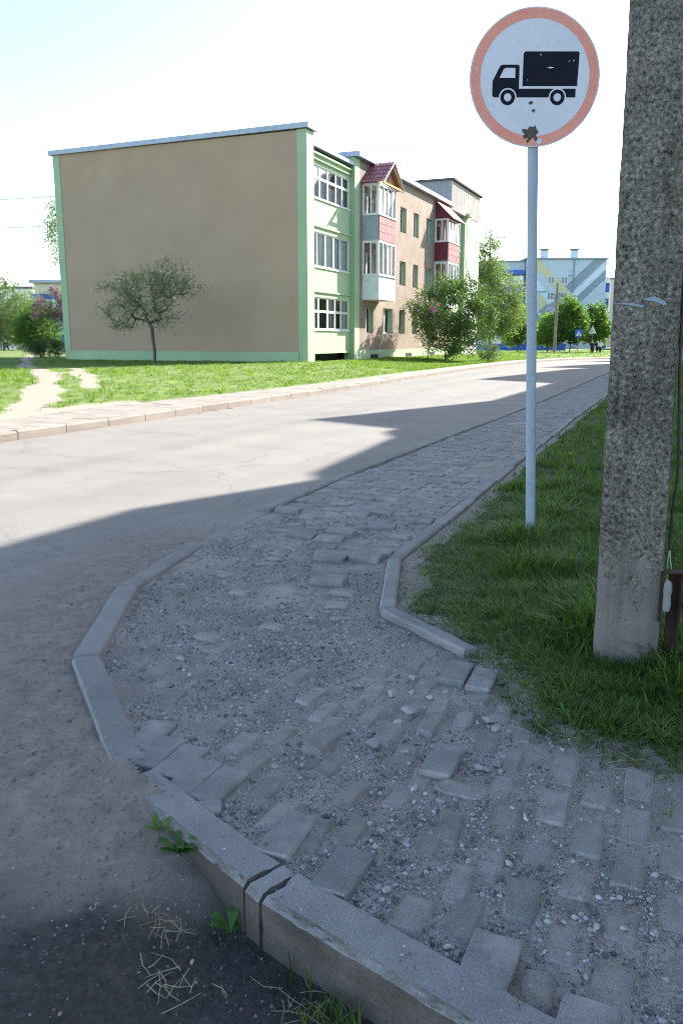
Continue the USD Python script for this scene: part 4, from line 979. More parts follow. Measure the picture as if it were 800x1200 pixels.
# local: x to the right, z up, the face looks along -y
SR = 0.384
def disc(r, y0, y1, n=96):
    a = np.linspace(0, 2 * np.pi, n, endpoint=False)
    return sideslab(Polygon(np.stack([r * np.cos(a), r * np.sin(a)], 1)), y0, y1 - y0)
def facepart(name, poly, mat_, y, th=0.0012, label=None):
    return obj(sgn, name, sideslab(poly, y - th, th), mat_, label=label)
FY = -0.040
obj(sgn, 'plate', disc(SR, FY, FY + 0.003), 'sign_metal')
ring0 = Point(0, 0).buffer(SR, 48)
facepart('white_face', Point(0, 0).buffer(SR - 0.003, 48), 'sign_white', FY)
dmg = Polygon([(-.062, -.282), (-.030, -.285), (-.018, -.268), (.004, -.272), (.016, -.262), (.024, -.285), (.036, -.300), (.020, -.318), (.038, -.345), (.020, -.352), (.004, -.330), (-.010, -.345), (-.030, -.362), (-.036, -.350), (-.024, -.330), (-.048, -.340), (-.056, -.322), (-.046, -.310), (-.060, -.300)])
dmg2 = Polygon([(-.030, -.135), (-.012, -.125), (-.004, -.137), (-.014, -.148), (-.027, -.145)]); dmg3 = Polygon([(-.012, -.178), (.004, -.170), (.010, -.183), (-.002, -.192)])
facepart('red_rim', Point(0, 0).buffer(SR - 0.008, 48).difference(Point(0, 0).buffer(SR - 0.062, 48)), 'sign_red', FY - 0.0013)
for d_ in (dmg, dmg2, dmg3): facepart('rust_patch', d_, 'rust_patch', FY - 0.0027, 0.001)
# truck: cab, box, chassis, wheels (as on the sign: driving left)
K = 0.00168
def zp(pts): return Polygon([((x - 308) * 0.00177, (261 - y) * 0.00168) for x, y in pts])
wheelc = [((220 - 308) * 0.00177, (261 - 325) * 0.00168), ((386 - 308) * 0.00177, (261 - 325) * 0.00168)]
arch = shapely.union_all([Point(*c).buffer(31 * K, 24) for c in wheelc])
cab = zp([(168, 272), (192, 222), (200, 219), (252, 219), (256, 224), (256, 296), (248, 325), (174, 325), (168, 320)]).difference(zp([(190, 262), (204, 233), (210, 229), (243, 229), (243, 262)])).difference(arch)
boxp = zp([(268, 182), (274, 176), (448, 176), (453, 181), (450, 288), (268, 288)])
chas = zp([(250, 297), (446, 297), (446, 325), (250, 325)]).difference(arch)
facepart('truck_box', boxp, 'sign_navy', FY - 0.0013)
facepart('truck_cab', cab, 'sign_navy', FY - 0.0013)
facepart('truck_chassis', chas, 'sign_navy', FY - 0.0013)
for c in wheelc:
    facepart('truck_wheel', Point(*c).buffer(25.5 * K, 24).difference(Point(*c).buffer(13.5 * K, 20)), 'sign_navy', FY - 0.0013)
    facepart('wheel_hub', Point(*c).buffer(9.5 * K, 20).difference(Point(*c).buffer(4.5 * K, 16)) if False else Point(*c).buffer(11 * K, 20), 'sign_white', FY - 0.0018)
for pts in ([(322, 186), (327, 184), (326, 190)], [(346, 228), (358, 226), (372, 229), (358, 231)], [(418, 207), (422, 206), (421, 211)], [(432, 204), (436, 203), (436, 210)], [(282, 268), (285, 267), (285, 271)]):
    facepart('scratch', zp(pts), 'sign_white', FY - 0.0027, 0.001)
facepart('sticker', Point(24 * K, -209 * K).buffer(10 * K, 16), 'light_stripe', FY - 0.0027, 0.001)
obj(sgn, 'bolt', tube([(0.02, FY - 0.006, 0.360), (0.02, FY + 0.01, 0.360)], 0.005, 8), 'sign_metal')
for z in (-0.2, 0.2):
    obj(sgn, 'clamp', box(-0.045, 0.045, FY + 0.0031, 0.036, z - 0.012, z + 0.012).difference(cyl(0, 0, z - 0.1, z + 0.1, 0.0305)) if False else cat_([box(-0.05, 0.05, FY + 0.0035, -0.0315, z - 0.012, z + 0.012)]), 'sign_metal')

# ------------------------------------------------------------------ concrete utility pole
def pole_mesh(w0, w1, d0, d1, z0, z1, ch, step):
    n = int((z1 - z0) / step)
    zs = np.linspace(z0, z1, n + 1)
    V, Fc = [], []
    per = 4 * 10
    for z in zs:
        t = (z - z0) / (z1 - z0)
        w, d = w0 + (w1 - w0) * t, d0 + (d1 - d0) * t
        poly = Polygon([(-w / 2 + ch, -d / 2), (w / 2 - ch, -d / 2), (w / 2, -d / 2 + ch), (w / 2, d / 2 - ch), (w / 2 - ch, d / 2), (-w / 2 + ch, d / 2), (-w / 2, d / 2 - ch), (-w / 2, -d / 2 + ch)])
        for k in range(per):
            p = poly.exterior.interpolate(k / per, True)
            V.append((p.x, p.y, z))
    V = np.array(V)
    for i in range(n):
        for k in range(per):
            a, b = i * per + k, i * per + (k + 1) % per
            Fc += [(a, b, b + per), (a, b + per, a + per)]
    c = len(V); V = np.vstack([V, [(0, 0, z1)]])
    for k in range(per): Fc.append((c, n * per + k, n * per + (k + 1) % per))
    m = trimesh.Trimesh(V, np.array(Fc), process=False)
    k = meshkit.fbm(V * 9, 4, 5) - 0.5
    m.vertices = V + m.vertex_normals * (k * 0.007)[:, None]
    m.vertices[:, 0] -= 0.0093 * m.vertices[:, 2]
    if m.volume < 0: m.invert()
    return m
cp_ = thing('concrete_pole', 'thick weathered concrete utility pole at the right edge of the picture', 'utility pole', (-0.186, 3.520, 0.0), math.radians(3.0))
pm = pole_mesh(0.252, 0.197, 0.24, 0.18, -0.3, 8.6, 0.014, 0.04)
vz = pm.vertices[:, 2]
obj(cp_, 'shaft', pm, 'concrete_post', 30)
obj(cp_, 'cross_arm', box(-0.9, 0.9, -0.04, 0.04, 8.62, 8.70), 'rusty_iron')
def scrap(pts, z, lab):
    v = [(x, -0.126 + 0.0035 * z, zz) for x, zz in pts]
    obj(cp_, 'paper_scrap', sideslab(Polygon(pts), -0.1235 + 0.0036 * z, 0.004), 'paper_scrap')
scrap([(-0.030, 1.447), (0.012, 1.458), (0.048, 1.440), (0.060, 1.428), (0.045, 1.425), (0.02, 1.437)], 1.42, '')
scrap([(-0.135, 1.436), (-0.06, 1.434), (-0.02, 1.424), (-0.03, 1.418), (-0.07, 1.426)], 1.41, '')

# rusty iron post with wires beside it, and the cable that comes down the pole
rz = thing('rusty_post', 'rusty angle iron stump with a bracket and loose wires beside the concrete pole', 'metal post', (-0.030, 3.452, 0.0), YAW)
obj(rz, 'upright', cat_([box(-0.010, 0.028, 0.0, 0.006, -0.1, 0.405), box(0.022, 0.028, -0.04, 0.0, -0.1, 0.405)]), 'rusty_iron')
obj(rz, 'top_bracket', cat_([box(-0.050, 0.040, -0.045, 0.006, 0.407, 0.413), box(-0.052, -0.047, -0.045, 0.004, 0.21, 0.406)]), 'rusty_iron')
obj(rz, 'arm', tube([(0.02, -0.056, 0.385), (0.09, -0.06, 0.432), (0.20, -0.06, 0.47)], 0.011, 6), 'rusty_iron')
ins = trimesh.creation.revolve(np.array([(0, -.062), (.014, -.058), (.018, -.03), (.0155, 0), (.019, .03), (.0165, .055), (.007, .066), (0, .067)]), sections=18)
ins.apply_translation((-0.030, -0.040, 0.315))
obj(rz, 'insulator', ins, 'porcelain', 40)
def loop(seed, c, R, n=40):
    r = np.random.default_rng(seed)
    a = np.linspace(0, 2 * np.pi * r.uniform(0.8, 1.6), n)
    ph = r.uniform(0, 6)
    return np.stack([c[0] + R * (0.7 + 0.3 * np.sin(2 * a + ph)) * np.cos(a + ph) * 0.8, c[1] + 0.02 * np.sin(a * 1.7 + ph), c[2] + R * 1.3 * np.sin(a + ph) * (0.8 + 0.2 * np.cos(3 * a))], 1)
for k in range(7):
    obj(rz, 'wire', tube(loop(30 + k, (0.085, -0.05, 0.30), 0.045 + 0.006 * k), 0.0028 if k < 3 else 0.005, 6), 'bare_wire' if k < 3 else 'black_rubber', True)
obj(rz, 'cable_coil', tube(loop(51, (0.085, -0.045, 0.29), 0.07, 60), 0.008, 8), 'black_rubber', True)
cb = [(-0.135, 3.49, 8.3), (-0.105, 3.47, 5.0), (-0.080, 3.452, 2.4), (-0.071, 3.444, 1.55), (-0.066, 3.440, 1.28), (-0.050, 3.446, 1.0), (-0.040, 3.450, 0.80), (-0.048, 3.448, 0.62), (-0.046, 3.449, 0.49)]
tt = np.linspace(0, len(cb) - 1, 70)
from scipy.interpolate import CubicSpline, PchipInterpolator
cbs = PchipInterpolator(range(len(cb)), np.array(cb))(tt)
cbt = thing('black_cable', 'black cable hanging down beside the concrete pole to the rusty post', 'cable')
obj(cbt, 'sheath', tube(cbs, 0.0052, 8), 'black_rubber', True)
e = cbs[-1]
for k in (-1, 1):
    obj(cbt, 'bare_end', tube([e, e + (0.004 * k, 0, -0.03), e + (0.008 * k + 0.004, 0.0, -0.075)], [0.003, 0.002, 0.0015], 5), 'bare_wire')

# ------------------------------------------------------------------ trees and shrubs
def branching(seed, tips, trunk, r_tip=0.006, wob=0.05, expo=2.3, step=0.35):
    """joins every tip to the nearest node already there; returns a mesh of tapered limbs. trunk: list of points."""
    r = np.random.default_rng(seed)
    nodes = [np.array(p, float) for p in trunk]; par = [-1] + list(range(len(trunk) - 1))
    order = np.argsort(np.linalg.norm(np.asarray(tips) - nodes[-1], axis=1))
    first = len(trunk) // 2
    for i in order:
        t = np.asarray(tips[i], float)
        A = np.array(nodes[first:])
        dv = t - A
        dist = np.linalg.norm(dv, axis=1) + np.maximum(0, -dv[:, 2]) * 0.5
        j = int(np.argmin(dist)) + first
        d = np.linalg.norm(t - nodes[j]); n = max(1, int(d / step))
        p0 = nodes[j]; prev = j
        for k in range(1, n + 1):
            q = p0 + (t - p0) * k / n + (r.normal(0, wob, 3) if k < n else 0) + np.array([0, 0, 0.10 * d * math.sin(math.pi * k / n)])
            nodes.append(q); par.append(prev); prev = len(nodes) - 1
    n = len(nodes)
    w = np.zeros(n); kids = np.zeros(n, int)
    for i in range(1, n): kids[par[i]] += 1
    w[kids == 0] = 1
    for i in range(n - 1, 0, -1): w[par[i]] += w[i]
    rad = r_tip * np.maximum(w, 1) ** (1 / expo)
    V, Fc = [], []
    sides = 5
    ang = np.arange(sides) * 2 * np.pi / sides
    for i in range(1, n):
        a, b = nodes[par[i]], nodes[i]
        t = b - a; l = np.linalg.norm(t)
        if l < 1e-6: continue
        t = t / l; u = np.cross(t, [0.31, 0.22, 0.92]); u /= np.linalg.norm(u) + 1e-9; v_ = np.cross(t, u)
        i0 = len(V)
        ra, rb = min(rad[par[i]], rad[i] * 1.35), rad[i]
        for c, q in ((a, ra), (b, rb)): V += [c + q * (math.cos(s_) * u + math.sin(s_) * v_) for s_ in ang]
        for s_ in range(sides): Fc += [(i0 + s_, i0 + (s_ + 1) % sides, i0 + sides + (s_ + 1) % sides), (i0 + s_, i0 + sides + (s_ + 1) % sides, i0 + sides + s_)]
    return trimesh.Trimesh(np.array(V), np.array(Fc), process=False), np.array(nodes), kids

def leaves(seed, pts, n, L, spread, droop=0.0, asp=0.55):
    r = np.random.default_rng(seed)
    c = pts[r.integers(0, len(pts), n)] + r.normal(0, 1, (n, 3)) * np.array([spread, spread, spread * 0.8])
    if droop: c[:, 2] -= np.abs(r.normal(0, droop, n))
    d = r.normal(0, 1, (n, 3)); d[:, 2] = d[:, 2] * 0.6 - 0.4 - droop; d /= np.linalg.norm(d, axis=1, keepdims=True)
    s_ = np.cross(d, r.normal(0, 1, (n, 3))); s_ /= np.linalg.norm(s_, axis=1, keepdims=True)
    nn = np.cross(d, s_)
    l = (L * r.uniform(0.6, 1.25, n))[:, None]
    A, B, C, D = c, c + d * l * 0.45 + s_ * l * asp / 2 + nn * l * 0.08, c + d * l, c + d * l * 0.45 - s_ * l * asp / 2 + nn * l * 0.08
    V = np.stack([A, B, C, D], 1).reshape(-1, 3)
    i = np.arange(n) * 4
    return trimesh.Trimesh(V, np.vstack([np.stack([i, i + 1, i + 2], 1), np.stack([i, i + 2, i + 3], 1)]), process=False)

def blob_points(seed, blobs, n, shell=0.55, zmin=None):
    """points in a union of ellipsoids (cx, cy, cz, rx, ry, rz), mostly towards the outside, with lumps."""
    r = np.random.default_rng(seed)
    vol = np.array([b[3] * b[4] * b[5] for b in blobs]); k = r.choice(len(blobs), n, p=vol / vol.sum())
    d = r.normal(0, 1, (n, 3)); d /= np.linalg.norm(d, axis=1, keepdims=True)
    lump = 0.75 + 0.5 * meshkit.noise(d * 2.2 + k[:, None] * 7.1, seed)
    rr = (shell + (1 - shell) * r.uniform(0, 1, n)) * lump
    B = np.array(blobs, float)
    p = B[k, :3] + d * rr[:, None] * B[k, 3:]
    return p if zmin is None else p[p[:, 2] > zmin]

def tree(name, label, cat, loc, trunk, blobs, ntips, nleaf, L, leafm, spread, seed, barkm='bark', r_tip=0.006, droop=0.0, group=None, shell=0.5, extra=None, asp=0.55, zmin=0.4):
    t = thing(name, label, cat, loc, 0, group)
    tips = blob_points(seed, blobs, ntips, shell, zmin)
    b, nodes, kids = branching(seed, tips, trunk, r_tip)
    obj(t, 'trunk', b, barkm, True)
    obj(t, 'crown', leaves(seed + 1, np.vstack([tips, nodes[len(trunk):][kids[len(trunk):] < 2]]), nleaf, L, spread, droop, asp), leafm)
    if extra: extra(t, tips)
    return t

def ground_at(x, y): return float(h_lawn_left(np.array([x]), np.array([y]))[0])
# local tree axes turned towards the camera are not needed: crowns are built in world directions
cr, sr = math.cos(YAW), math.sin(YAW)
def turn(b): return (b[0] * cr - b[1] * sr, b[0] * sr + b[1] * cr, *b[2:])     # picture-right / away -> world

def blossoms(t, tips):
    r = np.random.default_rng(5)
    obj(t, 'blossom', leaves(99, tips, 260, 0.05, 0.10, 0.0, 1.0), 'blossom_white')
gx, gy = -20.1, 28.7
apple_blobs = [turn(b) for b in ((-0.3, 0, 2.85, 1.35, 1.1, 1.0), (0.75, 0, 3.15, 1.0, 0.9, 0.85), (-1.25, 0, 1.95, 0.95, 0.8, 0.75), (1.6, 0.1, 2.9, 0.55, 0.5, 0.45), (0.2, -0.1, 1.9, 1.0, 0.8, 0.6), (-1.9, 0, 3.05, 0.5, 0.4, 0.25), (-1.0, 0, 3.7, 0.5, 0.3, 0.3))]
tree('apple_tree', 'small spreading apple tree with sparse grey green leaves before the blank gable wall', 'tree', (gx, gy, ground_at(gx, gy)), [(0, 0, -0.1), (0.02, 0, 0.5), (-0.04, 0, 0.95), (-0.06, 0, 1.35)], apple_blobs, 360, 6800, 0.09, 'apple_leaf', 0.17, 11, r_tip=0.0085, extra=blossoms, zmin=0.75)

def flowers(n, L, top, seed):
    def f(t, tips):
        q = tips[tips[:, 2] > np.quantile(tips[:, 2], top)]
        r = np.random.default_rng(seed)
        c = q[r.integers(0, len(q), n)] + r.normal(0, 0.12, (n, 3)) * (1, 1, 0.6)
        ms = [leaves(seed + k, c[k:k + 1] + np.random.default_rng(k).normal(0, 1, (14, 3)) * (L * .28, L * .28, L * .5), 26, L * 0.42, 0.01, 0, 0.9) for k in range(n)]
        obj(t, 'flower_clusters', cat_(ms), 'lilac_flower', kind='stuff')
    return f
x, y = -12.75, 45.1
multi = [(0, 0, -0.1), (0.05, 0, 0.12), (0.0, 0, 0.25)]
tree('lilac_bush', 'large rounded lilac bush with purple flowers in front of the brown facade', 'bush', (x, y, ground_at(x, y)), multi, [turn(b) for b in ((0.5, 0, 2.5, 2.1, 1.7, 1.9), (1.8, 0, 2.3, 1.4, 1.2, 1.5), (-0.7, 0, 2.4, 1.4, 1.2, 1.5), (0.4, 0, 3.8, 1.2, 1.0, 0.9), (0.3, 0, 1.0, 1.9, 1.4, 0.9))], 480, 21000, 0.105, 'lilac_leaf', 0.17, 21, r_tip=0.007, extra=flowers(30, 0.15, 0.35, 200), asp=0.75, zmin=0.25)
x, y = -12.95, 42.4
tree('lilac_bush', 'slim lilac covered in dark purple flowers at the left of the large lilac bush', 'bush', (x, y, ground_at(x, y)), [(0, 0, -0.1), (0.1, 0, 0.6), (0.2, 0, 1.2)], [turn(b) for b in ((-0.3, 0, 2.6, 0.9, 0.7, 0.7), (0.4, 0, 2.2, 0.7, 0.6, 0.7))], 90, 1500, 0.10, 'lilac_leaf', 0.14, 22, r_tip=0.006, extra=flowers(26, 0.16, 0.1, 300), asp=0.75)
x, y = -11.0, 47.9
tree('small_shrub', 'low shrub with a few white blossoms at the right foot of the large lilac', 'bush', (x, y, ground_at(x, y)), [(0, 0, -0.05), (0, 0, 0.2)], [turn((0, 0, 0.55, 0.75, 0.6, 0.5))], 60, 1500, 0.09, 'hedge_leaf', 0.12, 23, extra=lambda t, tips: obj(t, 'blossom', leaves(98, tips, 60, 0.08, 0.10, 0.0, 1.0), 'blossom_white'), zmin=0.1)
x, y = -17.0, 74.2
tree('birch_tree', 'tall drooping birch behind the white end of the apartment block', 'tree', (x, y, ground_at(x, y)), [(0, 0, -0.2), (0.05, 0, 2.5), (-0.1, 0, 5.5), (-0.2, 0, 8.5), (-0.15, 0, 10.6)], [turn(b) for b in ((-0.4, 0, 5.5, 1.9, 1.9, 3.0), (-0.3, 0, 8.4, 1.2, 1.2, 2.2), (1.4, 0, 3.7, 1.6, 1.5, 2.1), (1.9, 0, 5.6, 1.0, 1.0, 1.3), (-0.2, 0, 2.4, 2.0, 1.5, 1.1))], 520, 25000, 0.17, 'birch_leaf', 0.26, 31, barkm='bark', r_tip=0.009, droop=0.25, zmin=1.0)
for k, (x, y, w, h, lab) in enumerate([(-18.6, 95.2, 1.4, 5.4, 'leafy green tree just left of the sign pole, below the blue balconies'), (-16.4, 101.5, 1.4, 4.4, 'small round tree between the sign pole and the wooden pole'),
                                        (-14.0, 102.5, 1.9, 6.4, 'tallest maple tree right of the wooden pole, before the striped gable'), (-11.9, 107.7, 1.75, 5.8, 'green maple tree behind the three pedestrians')]):
    z = ground_at(x, y)
    tree('maple_tree', lab, 'tree', (x, y, z), [(0, 0, -0.2), (0.1, 0, 1.0), (0.0, 0, 2.2), (0.0, 0, 3.0)], [turn(b) for b in ((0, 0, h * 0.58, w, w, h * 0.40), (w * 0.45, 0, h * 0.46, w * 0.75, w * 0.7, h * 0.30), (-w * 0.5, 0, h * 0.44, w * 0.7, w * 0.7, h * 0.28), (0.1, 0, h * 0.80, w * 0.6, w * 0.6, h * 0.2))], 230, 6200, 0.27, 'maple_leaf', 0.25, 41 + 3 * k, r_tip=0.010, asp=0.85, zmin=1.0)
# left of the gable
x, y = -33.3, 38.1
tree('lilac_tree', 'tall purple flowering lilac at the left end of the gable wall', 'bush', (x, y, ground_at(x, y)), [(0, 0, -0.1), (0.1, 0, 0.7), (0.0, 0, 1.4)], [turn(b) for b in ((0.1, 0, 2.8, 1.25, 1.0, 1.0), (-0.3, 0, 2.0, 1.0, 0.9, 0.9), (0.8, 0, 2.4, 1.0, 0.9, 1.2))], 200, 2800, 0.10, 'lilac_leaf', 0.15, 61, extra=flowers(110, 0.20, 0.35, 500), asp=0.75, zmin=0.5)
x, y = -32.2, 36.4
tree('hedge_bush', 'dark low rounded bush against the left corner of the gable', 'bush', (x, y, ground_at(x, y)), [(0, 0, -0.1), (0, 0, 0.3)], [turn(b) for b in ((0, 0, 0.55, 1.2, 0.9, 0.55), (-0.7, 0, 0.5, 0.6, 0.6, 0.45))], 150, 5200, 0.075, 'hedge_leaf', 0.11, 62, zmin=0.05)
for k, (x, y, w, h, lm_, lab, sd) in enumerate([(-63.7, 65.5, 3.1, 7.2, 'willow_leaf', 'grey green willowy tree at the left edge of the picture', 71), (-65.3, 70.2, 2.6, 6.6, 'willow_leaf', 'pale feathery tree between the left edge and the lilac', 72),
                                                 (-49.9, 55.0, 1.6, 4.0, 'maple_leaf', 'bright green tree just left of the purple lilac', 73), (-72.0, 64.0, 3.2, 6.0, 'willow_leaf', 'willowy tree half cut by the left picture edge', 74), (-69.5, 88.0, 2.2, 6.4, 'hedge_leaf', 'dark slim conifer like tree before the pale far building', 75), (-86.0, 88.0, 4.5, 6.0, 'hedge_leaf', 'dark shady clump of trees behind the people on the lawn', 76)]):
    z = ground_at(x, y)
    tree('leafy_tree', lab, 'tree', (x, y, z), [(0, 0, -0.2), (0.1, 0, 0.8), (-0.1, 0, 1.8), (0, 0, 2.8)], [turn(b) for b in ((0, 0, h * 0.5, w, w * 0.9, h * 0.44), (w * 0.5, 0, h * 0.40, w * 0.7, w * 0.7, h * 0.34), (-w * 0.5, 0, h * 0.42, w * 0.7, w * 0.7, h * 0.36), (0.2, 0, h * 0.8, w * 0.55, w * 0.55, h * 0.22))], 260, 8500, 0.22, lm_, 0.30, sd, r_tip=0.010, droop=0.15, zmin=0.5)
x, y = -50.7, 60.1
tree('birch_tree', 'tall birch whose top hangs out past the left edge of the gable', 'tree', (x, y, ground_at(x, y)), [(0, 0, -0.2), (0.1, 0, 3.5), (0.0, 0, 7.5), (-0.1, 0, 11.0), (0, 0, 13.2)], [turn(b) for b in ((0, 0, 10.2, 1.9, 1.8, 2.6), (-0.5, 0, 11.6, 1.3, 1.2, 1.6), (0.9, 0, 7.0, 1.6, 1.6, 2.0))], 300, 6500, 0.16, 'birch_leaf', 0.25, 81, barkm='birch_bark', r_tip=0.008, droop=0.35, zmin=3.0)
# far trees that close the view behind the pole and beyond the bend
for k, (x, y, w, h) in enumerate([(-9.0, 150.0, 3.0, 9.0), (-4.0, 146.0, 4.0, 6.5), (2.0, 140.0, 3.5, 5.0), (9.0, 146.0, 4.5, 7.0), (-2.0, 152.0, 3.5, 7.5), (-9.5, 178, 3.5, 12)]):
    tree('far_tree', ['slender pale tree right of the striped block', 'round tree behind the concrete pole, left half', 'low tree seen past the right side of the concrete pole', 'broad tree at the right edge beyond the pole', 'middle tree hidden behind the concrete pole', 'tall tree at the end of the street beside the grey block'][k], 'tree', (x, y, -0.25), [(0, 0, -0.2), (0.1, 0, 1.2), (0, 0, 3.0)], [(0, 0, h * 0.55, w, w, h * 0.43), (w * 0.4, 0, h * 0.4, w * 0.7, w * 0.7, h * 0.3), (-w * 0.4, 0, h * 0.45, w * 0.7, w * 0.7, h * 0.3)], 160, 4200, 0.42, 'birch_leaf' if k % 2 == 0 else 'maple_leaf', 0.4, 120 + k, r_tip=0.014, zmin=0.6)

# ------------------------------------------------------------------ the three storey apartment block
NF, RC = -15.2, -15.43
Z0 = 0.30
ab = thing('apartment_block', 'three storey apartment block with a blank brown gable, green trim and glazed balconies', 'building')
def bp(name, mesh, m_, smooth=False, label=None): return obj(ab, name, mesh, m_, smooth, label)
GY0, GY1 = 32.74, 33.42          # the gable wall's thickness, also the fin on the facade
GXL = -28.0
bp('gable_wall', box(GXL + 0.36, NF - 0.42, GY0, GY1 - 0.02, 0.80, 9.58), 'brown_render')
bp('gable_trim', box(NF - 0.418, NF, GY0 - 0.02, GY1, Z0 - 0.3, 9.60), 'green_paint')
bp('gable_trim', box(GXL, GXL + 0.358, GY0 - 0.02, GY1, Z0 - 0.3, 9.57), 'green_paint')
bp('fin_front', box(NF + 0.002, NF + 0.006, GY0 - 0.018, GY1 - 0.002, Z0, 9.59), 'pale_green_paint')
bp('gable_plinth', box(GXL + 0.36, NF - 0.42, GY0 - 0.05, GY0 + 0.3, Z0 - 0.3, 0.798), 'green_paint')
rc = Polygon([(GXL - 0.16, 9.57), (NF + 0.12, 9.63), (NF + 0.14, 9.83), (GXL - 0.18, 9.76)])
bp('roof_edge', sideslab(rc, GY0 - 0.13, GY1 - GY0 + 0.30), 'roof_metal')
for k in range(6): bp('roof_seam', box(GXL + 2.1 * k + 0.9, GXL + 2.1 * k + 0.93, GY0 - 0.138, GY0 - 0.129, 9.62, 9.75), 'roof_metal')
bp('roof', box(GXL + 0.3, RC - 0.3, 33.4, 61.9, 9.06, 9.12), 'roof_felt')
bp('inner_core', box(GXL + 0.1, -16.5, 33.42, 61.9, Z0 - 0.2, 9.05), 'room_wall')
bp('rear_wall', box(GXL, GXL + 0.09, 33.42, 61.9, Z0 - 0.2, 9.3), 'brown_render')

def front(m, axis):
    """only the faces that look along axis: a pane as one sheet of glass."""
    k = m.face_normals @ np.array(axis, float) > 0.5
    return m.submesh([k], append=True)

def window(x, y0, y1, z0, z1, parent=None, mull=(), trans=None, fr=0.055, curtain='curtain_cloth', cover=None, name='window', sill=True, tilt=None):
    """white framed window whose face is at x (looking along +x) with panes and a sill."""
    parent = parent or ab
    w = rect(y0, y1, z0, z1)
    cells, cuts = [], [y0] + list(mull) + [y1]
    for a, b in zip(cuts[:-1], cuts[1:]):
        zz = [z0] + ([trans] if trans else []) + [z1]
        for c, d in zip(zz[:-1], zz[1:]): cells.append(rect(a + fr, b - fr, c + fr, d - fr))
    f = obj(parent, name, facade(w.difference(shapely.union_all(cells)), x, 0.07), 'white_paint')
    obj(f, 'pane', front(facade(shapely.union_all(cells), x - 0.03, 0.008), (1, 0, 0)), 'window_glass')
    r = np.random.default_rng(int(y0 * 100 + z0 * 977))
    if curtain:
        segs = []
        for a, b in zip(cuts[:-1], cuts[1:]):
            g = r.uniform() if cover is None else cover
            if g > 0.12:
                n = 9; ys_ = np.linspace(a + fr * .5, a + (b - a) * (1 if g > 0.40 else 0.6), n)
                V, Fc = [], []
                for k, yy in enumerate(ys_):
                    xx = x - 0.10 - 0.02 * (k % 2)
                    V += [(xx, yy, z0 + 0.02), (xx, yy, z1 - 0.02)]
                    if k: Fc += [(2 * k - 2, 2 * k, 2 * k + 1), (2 * k - 2, 2 * k + 1, 2 * k - 1)]
                segs.append(trimesh.Trimesh(V, Fc, process=False))
        if segs: obj(f, 'curtain', cat_(segs), curtain)
    if sill: obj(f, 'sill', box(x - 0.03, x + 0.09, y0 - 0.04, y1 + 0.04, z0 - 0.065, z0 - 0.004), 'white_paint')
    return f

# recessed green bay with three window bands
GB0, GB1 = GY1, 37.97
bays = [(1.75, 3.12), (4.40, 5.82), (7.20, 8.52)]
hol = shapely.union_all([rect(GB0 + 0.12, GB1 - 0.10, a, b) for a, b in bays])
bp('bay_wall', facade(rect(GB0 + 0.001, GB1 - 0.001, 0.78, 9.06).difference(hol), RC, 0.2), 'pale_green_paint')
window(RC - 0.04, GB0 + 0.12, GB1 - 0.10, *bays[0], mull=(34.44, 35.42, 36.27, 36.98), trans=2.52)
window(RC - 0.04, GB0 + 0.12, GB1 - 0.10, *bays[1], mull=(34.31, 35.19, 36.11, 36.89), curtain='blind_cloth', cover=0.8)
window(RC - 0.04, GB0 + 0.12, GB1 - 0.10, *bays[2], mull=(33.95, 34.63, 35.48, 36.39, 37.10), trans=8.02)
for z in (3.32, 6.02): bp('ledge', box(RC, RC + 0.07, GB0 + 0.002, GB1 - 0.002, z, z + 0.07), 'pale_green_paint')
bp('cornice', box(RC, RC + 0.09, GB0 + 0.002, GB1 - 0.002, 8.68, 8.74), 'green_paint')
bp('cornice', box(RC, RC + 0.13, GB0 + 0.002, GB1 - 0.002, 8.90, 8.97), 'pale_green_paint')
bp('bay_floor', box(RC - 0.9, RC + 0.03, GB0 + 0.003, GB1 - 0.003, 0.70, 0.779), 'pale_green_paint')
bp('bay_roof_edge', box(RC - 0.3, RC + 0.22, GB0 + 0.002, GB1 - 0.003, 9.121, 9.27), 'roof_metal')
bp('crawl_space', box(-16.49, -16.0, GB0 + 0.01, GB1 - 0.01, Z0 - 0.2, 0.699), 'dark_void')
# pilaster
bp('pilaster', box(RC - 0.3, NF, GB1, 38.58, Z0 - 0.3, 9.5), 'green_paint')
bp('pilaster_front', box(NF + 0.002, NF + 0.006, GB1 + 0.004, 38.58, Z0, 9.49), 'pale_green_paint')

# main brown wall with window openings
W3 = [(44.50, 45.55), (46.80, 47.78), (49.18, 50.45)]
floors = [(1.62, 2.90), (4.20, 5.46), (6.95, 8.24)]
openings = []
for zi, (a, b) in enumerate(floors):
    for q in W3: openings.append((q[0], q[1], a, b))
openings += [(39.50, 40.55, *floors[0]), (41.95, 43.45, *floors[0])]
doors = [(39.3, 41.0, 3.3, 5.5), (39.3, 41.0, 6.05, 8.25), (51.2, 53.0, 3.3, 5.5), (51.2, 53.0, 6.05, 8.25)]
MY0, MY1 = 38.58, 54.45
wl = rect(MY0 + 0.001, MY1, 0.80, 9.50).difference(shapely.union_all([rect(*o) for o in openings + doors]))
bp('side_wall', facade(wl, NF, 0.3), 'sunlit_side_render')
for o in openings:
    window(NF - 0.2, *o, mull=((o[0] + o[1]) / 2,), fr=0.06)
    bp('reveal', box(NF - 0.26, NF - 0.004, o[1] - 0.022, o[1] + 0.0, o[2] + 0.002, o[3] - 0.002), 'green_paint')
for o in doors: window(NF - 0.22, *o, mull=(o[0] + 0.8,), fr=0.07, sill=False, name='balcony_door', curtain=None)
bp('side_plinth', box(NF - 0.3, NF + 0.03, MY0 + 0.002, MY1, Z0 - 0.3, 0.798), 'pale_green_paint')
